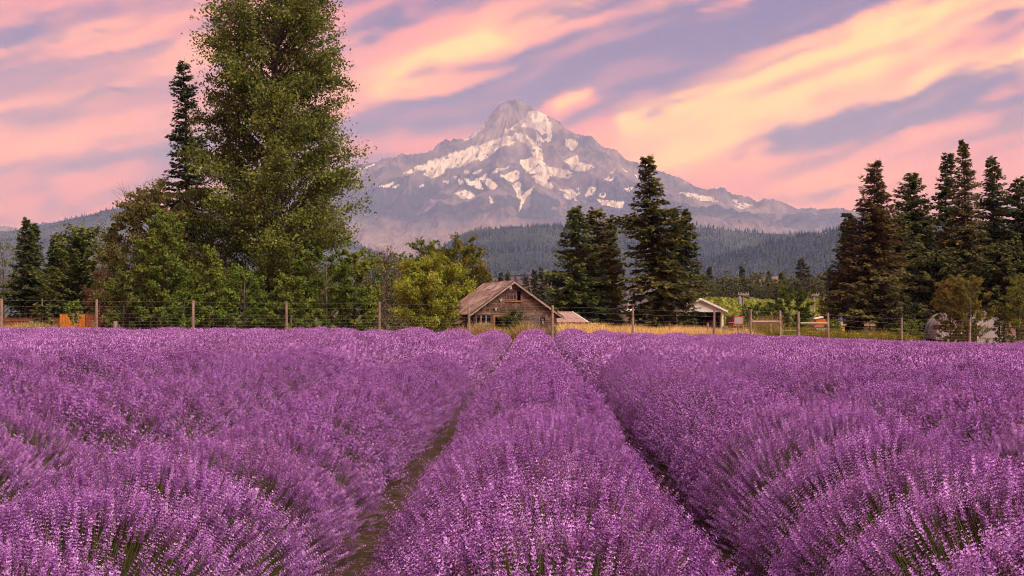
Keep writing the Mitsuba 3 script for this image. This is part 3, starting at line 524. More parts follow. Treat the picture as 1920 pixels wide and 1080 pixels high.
for q, (px, top, hw, Y, sh, dn, lab, cc) in enumerate([
    (1632, 298, 66, 118, 0.64, 1, 'brownish broad conifer, left end of the right hand stand', BR),
    (1592, 398, 44, 121, 0.60, .9, 'short ragged conifer on the outer left of the right hand stand', ((0.042, 0.061, 0.030), (0.093, 0.107, 0.045))),
    (1716, 322, 63, 127, 0.52, 1, 'round shouldered dark conifer right of the brownish one', ((0.036, 0.057, 0.026), (0.087, 0.107, 0.043))),
    (1770, 284, 51, 131, 0.64, .9, 'dark conifer just left of the tallest spire on the right', ((0.030, 0.051, 0.026), (0.071, 0.093, 0.038))),
    (1808, 260, 51, 124, 0.76, .8, 'tallest sparse spire in the right hand stand', ((0.057, 0.067, 0.030), (0.117, 0.117, 0.051))),
    (1856, 289, 54, 129, 0.68, .9, 'dark drooping conifer right of the tallest spire', ((0.033, 0.052, 0.026), (0.081, 0.102, 0.043))),
    (1914, 330, 62, 125, 0.64, .95, 'rightmost conifer cut off by the edge of the photo', ((0.033, 0.052, 0.026), (0.081, 0.102, 0.043))),
    (1676, 402, 67, 123, 0.40, 1, 'lower dark conifer filling the gap beside the brownish one', ((0.042, 0.061, 0.028), (0.093, 0.112, 0.045))),
    (1752, 470, 72, 118, 0.36, 1, 'low dark conifer behind the round roofed greenhouse', ((0.033, 0.051, 0.026), (0.077, 0.093, 0.038))),
    (1880, 460, 67, 119, 0.36, 1, 'low dark conifer right of the greenhouse', ((0.033, 0.051, 0.026), (0.077, 0.093, 0.038))),
    (1640, 520, 60, 114, 0.32, 1, 'low dark conifer skirt under the brownish conifer', ((0.051, 0.061, 0.030), (0.107, 0.107, 0.045)))]):
    conifer('tall_conifer', lab, px, top, Y, hw, cols=cc, seed=90 + q, group=C3, shape=sh, dense=dn, rag=.34, droop=.45)
# lower plants on the right
SH = [('shrub', 1782, 520, 36, 104, 14000, 'orange tinged feathery shrub, left of the two before the greenhouse', ((0.162, 0.115, 0.030), (0.230, 0.182, 0.041))), ('shrub', 1818, 518, 46, 103, 17000, 'olive feathery shrub, right of the two before the greenhouse', ((0.135, 0.142, 0.030), (0.223, 0.189, 0.041))),
    ('shrub', 1912, 524, 34, 103, 9000, 'yellow green shrub at the right edge of the photo', ((0.121, 0.149, 0.030), (0.243, 0.257, 0.041))), ('shrub', 1874, 565, 18, 104, 1600, 'narrow upright green shrub right of the greenhouse', ((0.081, 0.108, 0.027), (0.149, 0.176, 0.041))),
    ('shrub', 1690, 546, 42, 112, 5200, 'dark round shrub below the right hand conifers', ((0.041, 0.049, 0.019), (0.081, 0.088, 0.030))), ('shrub', 1704, 601, 28, 99, 2600, 'low green shrub right of the last but one fence post', ((0.095, 0.135, 0.027), (0.162, 0.203, 0.041))),
    ('shrub', 1562, 600, 14, 100, 1000, 'small leafy shrub right of the red cart', ((0.108, 0.162, 0.027), (0.189, 0.243, 0.041))), ('shrub', 1480, 536, 58, 136, 12000, 'large rounded green shrub behind the braced posts', ((0.061, 0.095, 0.019), (0.135, 0.169, 0.030))),
    ('shrub', 1450, 566, 34, 130, 4000, 'dark shrub at the left foot of the large rounded one', ((0.054, 0.081, 0.018), (0.108, 0.135, 0.027))), ('shrub', 1546, 556, 18, 142, 2000, 'brown shrub right of the second utility pole', ((0.135, 0.101, 0.047), (0.176, 0.135, 0.054))),
    ('shrub', 962, 586, 24, 95.2, 2600, 'dark leafy shrub growing against the barn front', ((0.061, 0.081, 0.022), (0.121, 0.149, 0.041))), ('shrub', 1098, 586, 22, 122, 1500, 'small yellow green shrub over the pink roofed shed', ((0.162, 0.203, 0.034), (0.270, 0.297, 0.047)))]
for q, (nm, px, top, hw, Y, n, lab, cc) in enumerate(SH):
    broadleaf(nm, lab, 'shrub', px, Y, [(640, hw * .7, hw * .7), (top + 60, hw, hw), (top + 22, hw * .65, hw * .65), (top, 2, 2)] if top < 575 else [(640, hw * .8, hw * .8), (top + 14, hw, hw), (top, 3, 3)], limbs=46 if q < 3 else 24, leaves=n, size=.16 if Y < 110 else .19, cols=cc, seed=120 + q, trunk=.07, clump=.45, upright=.5 if q < 3 else .15, narrow=.35 if q < 3 else .7)
G4 = 'columnar hedge cypresses'
HC = [(1396, 571, 140), (1403, 573, 141), (1410, 570, 142), (1417, 572, 142), (1424, 569, 143), (1431, 573, 144), (1438, 571, 145), (1541, 572, 150), (1548, 574, 150), (1555, 571, 151), (1562, 573, 151)]
NUMS = ['first', 'second', 'third', 'fourth', 'fifth', 'sixth', 'seventh']
for q, (px, top, Y) in enumerate(HC):
    lab = f'{NUMS[q]} dark columnar cypress from the left in the hedge by the utility pole' if q < 7 else f'{NUMS[q - 7]} columnar cypress from the left in the hedge right of the second utility pole'
    broadleaf('hedge_cypress', lab, 'cypress', px, Y, [(618, 4, 4), (600, 5, 5), (top + 8, 4.4, 4.4), (top, .6, .6)], limbs=16, leaves=900, size=.17, cols=((0.047, 0.068, 0.019), (0.095, 0.121, 0.030)), seed=150 + q, trunk=.05, clump=.3, upright=.5, narrow=.5, group=G4)
# the tree line far behind
G5 = 'trees of the distant tree line'
FD = [(1362, 511, 30, 'pale rounded tree far behind the white shed'), (1422, 514, 26, 'rounded tree far behind the first utility pole'), (1452, 520, 18, 'small rounded tree far behind, over the large shrub'), (1474, 512, 18, 'hazy tree far behind, left of the broad far pine'), (1338, 520, 18, 'hazy low tree just right of the ragged conifer'), (1542, 512, 18, 'hazy tree far behind at the edge of the right hand stand'), (1396, 530, 20, 'low hazy tree far behind, between the two rounded trees'), (1518, 520, 18, 'low hazy tree far behind the second utility pole'), (1312, 530, 16, 'low hazy tree peeking out beside the shorter dark conifer')]
for q, (px, top, hw, lab) in enumerate(FD):
    broadleaf('distant_tree', lab, 'tree', px, 340 + 5 * q, [(610, hw, hw), (570, hw, hw), (top + 12, hw * .75, hw * .75), (top, 2, 2)], limbs=30, leaves=130 * hw, size=.55, cols=((0.068, 0.081, 0.034), (0.128, 0.135, 0.054)), seed=170 + q, trunk=.3, clump=1.6, group=G5)
FD2 = [(1325, 525, 22), (1345, 530, 22), (1378, 522, 24), (1408, 524, 20), (1438, 528, 22), (1462, 530, 22), (1490, 520, 26), (1530, 526, 22), (1552, 528, 20), (1570, 530, 20), (980, 540, 20), (1020, 542, 22), (1050, 540, 22)]
for q, (px, top, hw) in enumerate(FD2):
    broadleaf('woodland_tree', 'hazy olive tree in the far woodland, ' + ('left of the far rounded trees', 'under the first pointed hazy conifer', 'left below the first utility pole top', 'right below the first utility pole top', 'over the left of the large rounded shrub', 'over the middle of the large rounded shrub', 'under the broad far pine', 'right of the second utility pole', 'touching the right hand stand', 'behind the right hand stand edge', 'left behind the barn roof', 'right behind the barn roof', 'between barn roof and fir pair')[q], 'tree', px, 310 + 6 * (q % 5), [(610, hw, hw), (570, hw, hw), (top + 12, hw * .75, hw * .75), (top, 2, 2)], limbs=26, leaves=110 * hw, size=.55, cols=((.06, .07, .03), (.11, .115, .045)), seed=230 + q, trunk=.3, clump=1.6, group='woodland belt far behind the buildings')
FC = [(1331, 497, 11, 330), (1391, 497, 12, 325), (1441, 508, 10, 345), (1462, 512, 9, 350), (1500, 483, 26, 320), (1512, 500, 16, 335), (1003, 504, 12, 310), (1015, 502, 13, 312), (1026, 512, 10, 316), (989, 516, 10, 318), (1042, 507, 13, 300), (938, 508, 7, 340), (951, 512, 7, 345), (1556, 500, 12, 330)]
FL = ['pointed hazy conifer far behind, right of the ragged conifer', 'pointed hazy conifer far behind the first utility pole', 'small pointed conifer far behind the large shrub, its left', 'small pointed conifer far behind the large shrub, its right', 'broad hazy pine tallest in the distant tree line', 'lower hazy pine right of the broad far pine', 'first of the hazy conifers rising behind the barn roof', 'second, tallest of the hazy conifers behind the barn roof', 'third of the hazy conifers behind the barn roof', 'outer left hazy conifer behind the barn roof', 'hazy conifer touching the left side of the dense fir pair', 'tiny conifer above the barn ridge, its left', 'tiny conifer above the barn ridge, its right', 'hazy conifer far behind at the left edge of the right hand stand']
for q, ((px, top, hw, Y), lab) in enumerate(zip(FC, FL)):
    conifer('distant_conifer', lab, px, top, Y, hw, cols=((0.035, 0.046, 0.027), (0.068, 0.076, 0.041)), seed=190 + q, group=G5, step=.9, twig=2.2, rag=.3)
# ---------------------------------------------------------------- materials of the built things
def wood_tex(a, b, c, axis='x'):
    def fn(p, n, uv):
        u, w = (p.x + p.y, p.z) if axis == 'x' else (p.z, p.x + p.y)
        g = mikit.fbm(u * 1.3, w * 34, p.y * .5, 4); s = mikit.fbm(u * .8, w * 2.3, 5, 3); k = mikit.noise(u * 7, w * 5, 2)
        return mikit.mix(mikit.mix(a, b, mikit.smoothstep(.3, .7, g * .6 + s * .4)), c, mikit.smoothstep(.62, .8, k) * .6)
    return mikit.proc(fn)
scene['mat_plank_a'] = rough(wood_tex((.06, .038, .03), (.225, .14, .10), (.31, .22, .17)), .9)
scene['mat_plank_b'] = rough(wood_tex((.055, .035, .027), (.15, .092, .066), (.23, .16, .12)), .9)
scene['mat_plank_c'] = rough(wood_tex((.10, .07, .055), (.25, .18, .14), (.33, .26, .21)), .9)
scene['mat_door'] = rough(wood_tex((.10, .085, .08), (.17, .145, .14), (.08, .065, .06), 'z'), .9)
scene['mat_post'] = rough(wood_tex((.22, .16, .12), (.42, .32, .25), (.18, .13, .10), 'z'), .9)
scene['mat_rail'] = rough(wood_tex((.30, .22, .16), (.46, .36, .27), (.2, .15, .11)), .9)
scene['mat_trim'] = rough(wood_tex((.26, .21, .18), (.42, .36, .31), (.2, .15, .12)), .9)
scene['mat_orange_wood'] = rough(wood_tex((.30, .12, .04), (.42, .20, .07), (.22, .10, .05), 'z'), .85)
scene['mat_fence_orange'] = rough(wood_tex((.46, .14, .015), (.62, .22, .03), (.38, .11, .02), 'z'), .8)
scene['mat_fence_red'] = rough(wood_tex((.19, .05, .018), (.30, .085, .028), (.14, .04, .02), 'z'), .85)
def rust(p, n, uv):
    a = mikit.fbm(p.x * 1.1 + p.y * .5, p.y * 1.1, p.z * .8, 4); b = mikit.fbm(p.x * 8, p.y * 8, p.z * 3, 3)
    return mikit.mix(mikit.mix((.21, .125, .10), (.42, .29, .25), mikit.smoothstep(.3, .7, b)), (.52, .40, .36), mikit.smoothstep(.5, .68, a))
scene['mat_rust'] = rough(mikit.proc(rust), .6, metallic=.15)
def pale_roof(p, n, uv): return mikit.mix((.33, .22, .20), (.42, .29, .27), mikit.fbm(p.x * 2, p.y * 2, p.z * 2, 3))
scene['mat_pink_roof'] = rough(mikit.proc(pale_roof), .6)
def white(p, n, uv): return mikit.mix((.70, .68, .66), (.80, .78, .76), mikit.fbm(p.x * 3, p.y * 3, p.z * 3, 3))
scene['mat_white'] = rough(mikit.proc(white), .55)
for n, c in (('mat_dark', (.02, .017, .016)), ('mat_wire', (.21, .20, .185)), ('mat_red', (.40, .045, .03)), ('mat_orange', (.55, .13, .03)), ('mat_yellow', (.55, .29, .025)), ('mat_green_metal', (.28, .36, .16)), ('mat_grey', (.35, .33, .34)), ('mat_blue', (.16, .25, .55)), ('mat_tarp', (.46, .41, .44)), ('mat_rubber', (.025, .025, .025)), ('mat_brick', (.36, .22, .19)), ('mat_stable', (.10, .035, .03))):
    scene[n] = rough({'type': 'rgb', 'value': list(c)}, .6)
scene['mat_glass'] = {'type': 'thindielectric'}

class Frame:
    """a local frame standing on the ground: u to the right, v to the back, z up"""
    def __init__(s, x, y, ang=0.0, z=None):
        s.o = np.array([x, y, float(gz(x)) if z is None else z]); s.c, s.s = math.cos(ang), math.sin(ang)
        s.M = np.array([[s.c, -s.s, 0], [s.s, s.c, 0], [0, 0, 1.]])
    def __call__(s, v): return np.asarray(v) @ s.M.T + s.o
    def box(s, x0, x1, y0, y1, z0, z1):
        m = trimesh.creation.box((x1 - x0, y1 - y0, z1 - z0)); return s(m.vertices + [(x0 + x1) / 2, (y0 + y1) / 2, (z0 + z1) / 2]), m.faces
    def rod(s, p, q, r, r2=None, sides=8):
        p, q = np.array(p, float), np.array(q, float); k = np.linspace(0, 1, 3)[:, None]
        return tube(s(p * (1 - k) + q * k), np.linspace(r, r if r2 is None else r2, 3), sides)
    def plate(s, poly, v0, v1):
        """a polygon of (u, z) standing upright, from depth v0 to v1"""
        ms = []
        for g in getattr(poly, 'geoms', [poly]):
            if g.area < 1e-4: continue
            m = trimesh.creation.extrude_polygon(g, v1 - v0, engine='earcut'); w = m.vertices
            ms.append((s(np.stack([w[:, 0], v1 - w[:, 2], w[:, 1]], 1)), m.faces))
        return join(ms)
    def slab(s, a, b, c, d, th):
        """a sloping slab: corners a b c d (u, v, z), thickness th downwards along its normal"""
        p = np.array([a, b, c, d], float); n = np.cross(p[1] - p[0], p[3] - p[0]); n /= np.linalg.norm(n)
        if n[2] < 0: n = -n
        w = np.vstack([p, p - n * th]); f = [[0, 1, 2], [0, 2, 3], [4, 6, 5], [4, 7, 6]]
        for i in range(4): j = (i + 1) % 4; f += [[i, 4 + i, 4 + j], [i, 4 + j, j]]
        return s(w), np.array(f)
rb = np.random.default_rng(404)

# ---------------------------------------------------------------- the wooden barn
barn = thing('wooden_barn', 'weathered brown wooden barn with rusty metal roof at the end of the central row', 'barn')
BA = math.atan2(.27, .963); F = Frame(.1, 97, BA); BL, RIDGE, LE, RE, DEPTH = -2.9, 4.32, 2.2, 1.98, 8.4
BR_ = 3.3
def wpx(px, py):
    """a pixel of the photograph on the plane of the barn front, as (u, z)"""
    k = (px - CX) / FPX; u = (k * 97 - .1) / (F.c - k * F.s); y = 97 + F.s * u
    return u, EYE + (HY - py) / FPX * y - F.o[2]
def wbox(x0, y0, x1, y1): (a, d), (b, c) = wpx(x0, y0), wpx(x1, y1); return sbox(a, min(c, d), b, max(c, d))
gable = Polygon([(BL, 0), (BR_, 0), (BR_, RE - .06), (0, RIDGE - .12), (BL, LE - .06)])
loft, lowwin, hole, door = wbox(949, 545.5, 976, 562.5), wbox(892.5, 590.5, 921.5, 606.5), wbox(928, 593.5, 958, 640), wbox(994, 591, 1010, 640)
opens = union_all([loft, lowwin, hole])
put('wall', F.plate(gable.difference(opens), .03, .07), 'mat_plank_b', parent=barn)
wk = barn + '__wall'
row = 0; z = 0.0
while z < RIDGE:
    h = rb.uniform(.17, .23); cuts = [BL - .1] + sorted(rb.uniform(BL + .7, BR_ - .7, rb.integers(0, 2))) + [BR_ + .1]
    for a, b in zip(cuts[:-1], cuts[1:]):
        dz = rb.uniform(-.006, .006)
        poly = Polygon([(a + .004, z + .008), (b - .004, z + .008 + dz), (b - .004, z + h + dz - .008), (a + .004, z + h - .008)]).intersection(gable).difference(union_all([opens, door]))
        for poly in getattr(poly, 'geoms', [poly]):
            if poly.area > .01: put('plank', F.plate(poly, -.012 - rb.uniform(0, .014), .022), rb.choice(['mat_plank_a', 'mat_plank_a', 'mat_plank_b', 'mat_plank_c']), parent=wk)
    z += h
side = put('side_wall', F.box(BL, BL + .05, .09, DEPTH - .05, 0, LE - .1), 'mat_plank_b', parent=barn)
for i in range(10): put('plank', F.box(BL - .026 - rb.uniform(0, .012), BL - .002, .05, DEPTH, .01 + .205 * i, .2 + .205 * i), rb.choice(['mat_plank_a', 'mat_plank_b']), parent=side)
put('side_wall', F.box(BR_ - .05, BR_, .09, DEPTH - .05, 0, RE - .1), 'mat_plank_b', parent=barn)
put('back_wall', F.plate(gable, DEPTH - .04, DEPTH), 'mat_plank_b', parent=barn)
put('floor', F.box(BL + .06, BR_ - .06, .1, DEPTH - .1, -.05, .06), 'mat_plank_b', parent=barn)
put('loft_floor', F.box(BL + .06, BR_ - .06, .1, DEPTH - .1, 2.35, 2.4), 'mat_plank_b', parent=barn) if False else None
roof = barn + '__roof'
def sheet(u0, z0, u1, z1, v0, v1, lift):
    """a ribbed metal sheet from the ridge (u0, z0) to the eave (u1, z1)"""
    v = np.arange(v0, v1 + 1e-6, .038); s = np.linspace(0, 1, 5); VV, SS = np.meshgrid(v, s)
    rib = .012 * np.cos((VV - v0) / .076 * 2 * np.pi) + lift
    w = np.stack([u0 + (u1 - u0) * SS, VV, z0 + (z1 - z0) * SS + rib], -1).reshape(-1, 3)
    _, f = V(VV, VV, VV); return F(w), f
n = 9; wv = (DEPTH + .7) / n
put('roof', F.slab((0, -.30, RIDGE - .02), (BL - .42, -.30, LE - .42 * .73 - .02), (BL - .42, DEPTH + .3, LE - .42 * .73 - .02), (0, DEPTH + .3, RIDGE - .02), .05), 'mat_plank_b', parent=barn)
put('roof', F.slab((0, -.30, RIDGE - .02), (BR_ + .42, -.30, RE - .42 * .71 - .02), (BR_ + .42, DEPTH + .3, RE - .42 * .71 - .02), (0, DEPTH + .3, RIDGE - .02), .05), 'mat_plank_b', parent=barn)
for i in range(n):
    v0 = -.36 + wv * i
    e = rb.uniform(-.05, .06)
    put('metal_sheet', sheet(.01, RIDGE + .02, BL - .5 - e, LE - (.5 + e) * .73 + .02, v0, v0 + wv + .03, .012 + .014 * (i % 2) + rb.uniform(0, .01)), 'mat_rust', parent=roof, smooth=True)
    put('metal_sheet', sheet(-.01, RIDGE + .02, BR_ + .5 + e, RE - (.5 + e) * .71 + .02, v0, v0 + wv + .03, .012 + .014 * (i % 2)), 'mat_rust', parent=roof, smooth=True)
tag(put('roof_patch', F.slab((-.35, 3.6, RIDGE - .18), (-.8, 3.6, RIDGE - .51), (-.8, 4.7, RIDGE - .51), (-.35, 4.7, RIDGE - .18), .02), 'mat_grey', parent=roof), 'pale metal patch near the ridge')
for k in ('', '_001'): 
    pts = [(0, RIDGE - .03), (BL - .48, LE - .48 * .73 - .03)] if not k else [(0, RIDGE - .03), (BR_ + .48, RE - .48 * .71 - .03)]
    (a, b), (c, d) = pts
    put('barge_board', F.plate(Polygon([(a, b), (c, d), (c, d - .13), (a, b - .15)]), -.345, -.312), 'mat_trim', parent=barn)
for u, z in ((-2.2, 2.62), (-1.1, 3.42), (1.2, 3.36), (2.4, 2.5)): put('rafter_end', F.box(u - .04, u + .04, -.29, -.02, z - .12, z), 'mat_orange_wood', parent=barn)
def window(poly, parts, frame_m, sashes, bar_h=None, w=.05):
    a, b, c, d = poly.bounds
    k = put('window', F.plate(sbox(a - .07, b - .07, c + .07, d + .07).difference(poly), -.05, -.015), 'mat_plank_b', parent=barn)
    for s0, s1, bars in sashes:
        fr = sbox(s0, b, s1, d).difference(sbox(s0 + w, b + w, s1 - w, d - w))
        put('sash', F.plate(fr, .005, .04), frame_m, parent=k)
        for q in bars: put('glazing_bar', F.plate(sbox(q - .012, b + w, q + .012, (bar_h or d) - w * .5), .008, .034), frame_m, parent=k)
        if bar_h: put('glazing_bar', F.plate(sbox(s0 + w, bar_h - .014, s1 - w, bar_h + .014), .006, .036), frame_m, parent=k)
        v = F(np.array([[s0 + w, .022, b + w], [s1 - w, .022, b + w], [s1 - w, .022, d - w], [s0 + w, .022, d - w]])); put('pane', (v, np.array([[0, 1, 2], [0, 2, 3]])), 'mat_glass', parent=k)
    return k
a, b, c, d = loft.bounds; wl = window(loft, 0, 'mat_trim', [(a, a + (c - a) * .76, [a + (c - a) * .27, a + (c - a) * .5])], bar_h=b + (d - b) * .66, w=.028)
put('sill', F.box(a - .1, c + .1, -.10, -.052, b - .14, b - .075), 'mat_orange_wood', parent=wl)
a, b, c, d = lowwin.bounds; wl = window(lowwin, 0, 'mat_trim', [(a, a + (c - a) / 3, []), (a + (c - a) / 3, a + (c - a) * .66, []), (a + (c - a) * .66, c, [])], w=.045)
put('sill', F.box(a - .08, c + .08, -.09, -.052, b - .13, b - .075), 'mat_trim', parent=wl)
a, b, c, d = hole.bounds
tag(put('door_frame', join([F.box(a - .13, a, -.06, -.03, .0, d + .1), F.box(a, a + .55, -.06, -.03, d, d + .09)]), 'mat_orange_wood', parent=barn), 'orange brown frame of the dark opening')
a, b, c, d = door.bounds; dk = put('door', F.plate(sbox(a + .01, .05, c - .01, d - .01), -.02, .02), 'mat_door', parent=barn); b = .05
for i in range(4): u = a + .01 + (c - a - .02) * i / 4; put('board', F.plate(sbox(u + .006, .06, u + (c - a - .02) / 4 - .006, d - .02), -.034 - .004 * (i % 2), -.021), 'mat_door', parent=dk)
put('frame', F.plate(sbox(a - .07, .02, c + .07, d + .07).difference(sbox(a, .02, c, d)), -.05, -.02), 'mat_plank_c', parent=dk)
put('handle', F.rod((c - .09, -.075, 1.0), (c - .09, -.075, 1.16), .018), 'mat_grey', parent=dk)
u, z = wpx(956, 540); lp = put('lamp', F.rod((u, -.03, z + .2), (u - .03, -.34, z + .12), .02), 'mat_grey', parent=barn); put('lamp_shade', F.rod((u - .03, -.34, z + .14), (u - .03, -.36, z - .10), .05, .12), 'mat_grey', parent=lp)
u, z = wpx(1017, 599); an = np.linspace(0, 2 * np.pi, 19); ring = F(np.stack([u + .17 * np.cos(an), -.06 + 0 * an, z + .17 * np.sin(an)], 1))
k = thing('round_wreath', 'dark twig wreath hanging beside the barn door', 'wreath'); put('ring', tube(ring, .05, 6), 'mat_dark', parent=k); put('bow', F.box(u - .05, u + .05, -.13, -.03, z - .36, z - .12), 'mat_trim', parent=k)
for q, (px, py, lab) in enumerate(((938, 562, 'pale animal skull ornament left of the loft window'), (929, 579, 'pale skull ornament on the barn front above the lower opening'))):
    u, z = wpx(px, py); k = thing('wall_ornament', lab, 'ornament')
    put('skull', F.rod((u, -.09, z + .06), (u, -.09, z - .14), .08, .04), 'mat_white', parent=k); put('horn', join([F.rod((u - .05, -.09, z + .05), (u - .2, -.09, z + .12), .03, .012), F.rod((u + .05, -.09, z + .05), (u + .2, -.09, z + .12), .03, .012)]), 'mat_trim', parent=k)
lean = put('lean_to', F.slab((BL - .02, 1.0, 1.75), (BL - 1.0, 1.0, 1.2), (BL - 1.0, 6, 1.2), (BL - .02, 6, 1.75), .05), 'mat_plank_c', parent=barn)
put('post', F.rod((BL - .9, 1.1, 0), (BL - .9, 1.1, 1.2), .06), 'mat_post', parent=lean)

# ---------------------------------------------------------------- wire fence along the field
fn = thing('wire_fence', 'tall wire mesh fence on wooden posts along the far end of the lavender', 'fence')
POSTS = [(-180, 557), (2, 560), (181, 561), (362, 563), (538, 565), (711, 566), (880, 571), (1035, 572), (1187, 577), (1338, 581), (1408, 580), (1463, 582), (1498, 584), (1553, 587), (1690, 595), (1818, 598), (1948, 602)]
PP = []
for px, top in POSTS:
    u = (px - CX) / FPX; Y = 87.6 / (1 - .229 * u); x = u * Y; g = float(gz(x)); zt = EYE + (HY - top) / FPX * Y; PP.append((x, Y, g, zt))
    r_ = .10 if px in (2, 1035, 1498) else .085; lx = rb.uniform(-.05, .05)
    k_ = np.linspace(0, 1, 5)[:, None]
    put('post', tube(np.array([x, Y, g - .3]) * (1 - k_) + np.array([x + lx, Y, zt]) * k_, np.linspace(r_ * 1.1, r_ * .92, 5), 10), 'mat_post', parent=fn, smooth=40)
PP = np.array(PP)
def fence_pt(x): return np.interp(x, PP[:, 0], PP[:, 1]) - .09, np.interp(x, PP[:, 0], PP[:, 2]), np.interp(x, PP[:, 0], PP[:, 3])
xs = np.unique(np.concatenate([PP[:, 0], np.arange(PP[0, 0], PP[-1, 0], 1.4)])); yy, gg, tt = fence_pt(xs)
for f_, rr in ((0.96, 0.0045), (0.83, 0.0045), (0.66, 0.004), (0.57, 0.004), (0.49, 0.004), (0.41, 0.004), (0.34, 0.004), (0.27, 0.004)):
    sag = -.03 * np.abs(np.sin(xs * .55)) if f_ > .8 else 0
    put('wire', tube(np.stack([xs, yy, gg + f_ * (tt - gg) + sag], 1), rr, 4), 'mat_wire', parent=fn)
ms = []
for x in np.arange(PP[0, 0] + .2, PP[-1, 0], .62):
    y, g, t = (float(q) for q in fence_pt(x)); ms.append(tube(np.array([[x, y, g + .2], [x, y, g + .66 * (t - g)]]), .004, 3))
tag(put('wire_mesh', join(ms), 'mat_wire', parent=fn), kind='stuff')
for i, j, py in ((10, 11, 603.5), (12, 13, 606)):
    Y = (PP[i, 1] + PP[j, 1]) / 2; z = EYE + (HY - py) / FPX * Y
    put('brace_rail', tube(np.array([[PP[i, 0] + .08, PP[i, 1], z], [PP[j, 0] - .08, PP[j, 1], z]]), .085, 8), 'mat_rail', parent=fn, smooth=40)
# metal gate, wooden gate and inner posts
gt = thing('metal_gate', 'pale green tubular metal gate between the two braced post pairs', 'gate')
a, b = PP[11], PP[12]; g = (a[2] + b[2]) / 2
for z in (.30, .62, .94, 1.28): put('bar', tube(np.array([[a[0] + .14, a[1] + .05, g + z], [b[0] - .12, b[1] + .05, g + z]]), .028, 6), 'mat_green_metal', parent=gt)
for x, q in ((a[0] + .14, a), (b[0] - .12, b)): put('upright', tube(np.array([[x, q[1] + .05, g + .25], [x, q[1] + .05, g + 1.31]]), .03, 6), 'mat_green_metal', parent=gt)
wg = thing('wooden_gate', 'low weathered gate with a diagonal brace in the dry grass', 'gate')
def gp(px, py, Y=94.5): return at(px, py, Y)
for a, b, r_ in (((1356, 612), (1356, 645), .07), ((1357, 612), (1376, 634), .05), ((1356, 619), (1384, 618), .05), ((1361, 612), (1367, 620), .06)): put('bar', tube(np.array([gp(*a), gp(*b)]), r_, 6), 'mat_plank_c', parent=wg)
for q, (px, top, lab) in enumerate(((1327, 606, 'short thick post in the dry grass left of the white shed post'), (1384, 608, 'short post at the right end of the low weathered gate'), (1445, 608, 'short post in the dry grass between the left braced posts'), (1256, 605, 'short pale post in the dry grass right of the tallest conifer'), (1163, 610, 'thin stake in the dry grass right of the fir pair'))):
    Y = 93.5; p = at(px, top, Y); k = thing('short_post', lab, 'post', 'short posts standing in the dry grass'); g = float(gz(p[0]))
    put('shaft', tube(np.array([[p[0], Y, g - .1], [p[0], Y, p[2]]]), .035 if q > 2 else .075, 8), 'mat_post', parent=k)
# stump by the birch
p = at(212, 603, 82.6); k = thing('cut_stump', 'short pale cut post behind the lavender at the foot of the birch', 'post'); g = float(gz(p[0]))
put('shaft', tube(np.array([[p[0], 83, g - .1], [p[0] + .02, 83, p[2] - .02], [p[0] + .02, 83, p[2]]]), .13, 10), 'mat_post', parent=k)
put('cap', tube(np.array([[p[0] + .02, 83, p[2] + .004], [p[0] + .02, 83, p[2] + .03]]), .14, 10), 'mat_trim', parent=k)

# ---------------------------------------------------------------- other buildings
k = thing('pink_roofed_shed', 'low shed with dusty pink roof right of the barn', 'shed'); Y = 107
F2_ = Frame(at(1068, 600, Y)[0], Y, .12); zr, ze = EYE + (HY - 584) / FPX * Y - F2_.o[2], EYE + (HY - 604) / FPX * Y - F2_.o[2]
put('wall', F2_.box(-2.0, 1.15, .1, 3.2, 0, ze + .02), 'mat_trim', parent=k)
for i in range(7):
    u0, u1 = -2.3 + i * .39, -2.3 + (i + 1) * .39; w0, w1 = -2.3 + i * .54, -2.3 + (i + 1) * .54
    put('roof_sheet', F2_.slab((u0, 1.6, zr), (u1 - .015, 1.6, zr), (w1 - .02, -.25, ze), (w0, -.25, ze), .03 + .012 * (i % 2)), 'mat_pink_roof', parent=k)
put('rake_board', F2_.slab((.44, 1.6, zr + .01), (.53, 1.6, zr + .01), (1.57, -.27, ze + .01), (1.46, -.27, ze + .01), .09), 'mat_white', parent=k)
put('gable_wall', (F2_(np.array([[.44, 1.6, zr - .05], [1.4, -.2, ze - .03], [1.4, 3.2, ze - .03]])), np.array([[0, 1, 2]])), 'mat_white', parent=k)
put('back_roof', F2_.slab((-2.3, 1.62, zr), (.44, 1.62, zr), (1.5, 3.4, ze), (-2.3, 3.4, ze), .04), 'mat_pink_roof', parent=k)
k = thing('white_roofed_hut', 'small hut with white pyramid roof between the fir pair and the tallest conifer', 'hut'); Y = 165; c = at(1179, 590, Y)
F3 = Frame(c[0], Y, .0); z0, z1 = EYE + (HY - 583.5) / FPX * Y - F3.o[2], EYE + (HY - 573) / FPX * Y - F3.o[2]; w = 16 / FPX * Y
for a, b in (((-w, -w), (w, -w)), ((w, -w), (w, w)), ((w, w), (-w, w)), ((-w, w), (-w, -w))): put('roof_slope', (F3(np.array([[*a, z0], [*b, z0], [b[0] * .06, b[1] * .06, z1], [a[0] * .06, a[1] * .06, z1]])), np.array([[0, 1, 2], [0, 2, 3]])), 'mat_white', parent=k)
put('eave', F3.box(-w, w, -w, w, z0 - .12, z0 - .004), 'mat_trim', parent=k); put('wall', F3.box(-w * .8, w * .8, -w * .8, w * .8, 0, z0 - .12), 'mat_plank_c', parent=k)
put('finial', F3.rod((0, 0, z1), (0, 0, z1 + .45), .05, .02), 'mat_white', parent=k)

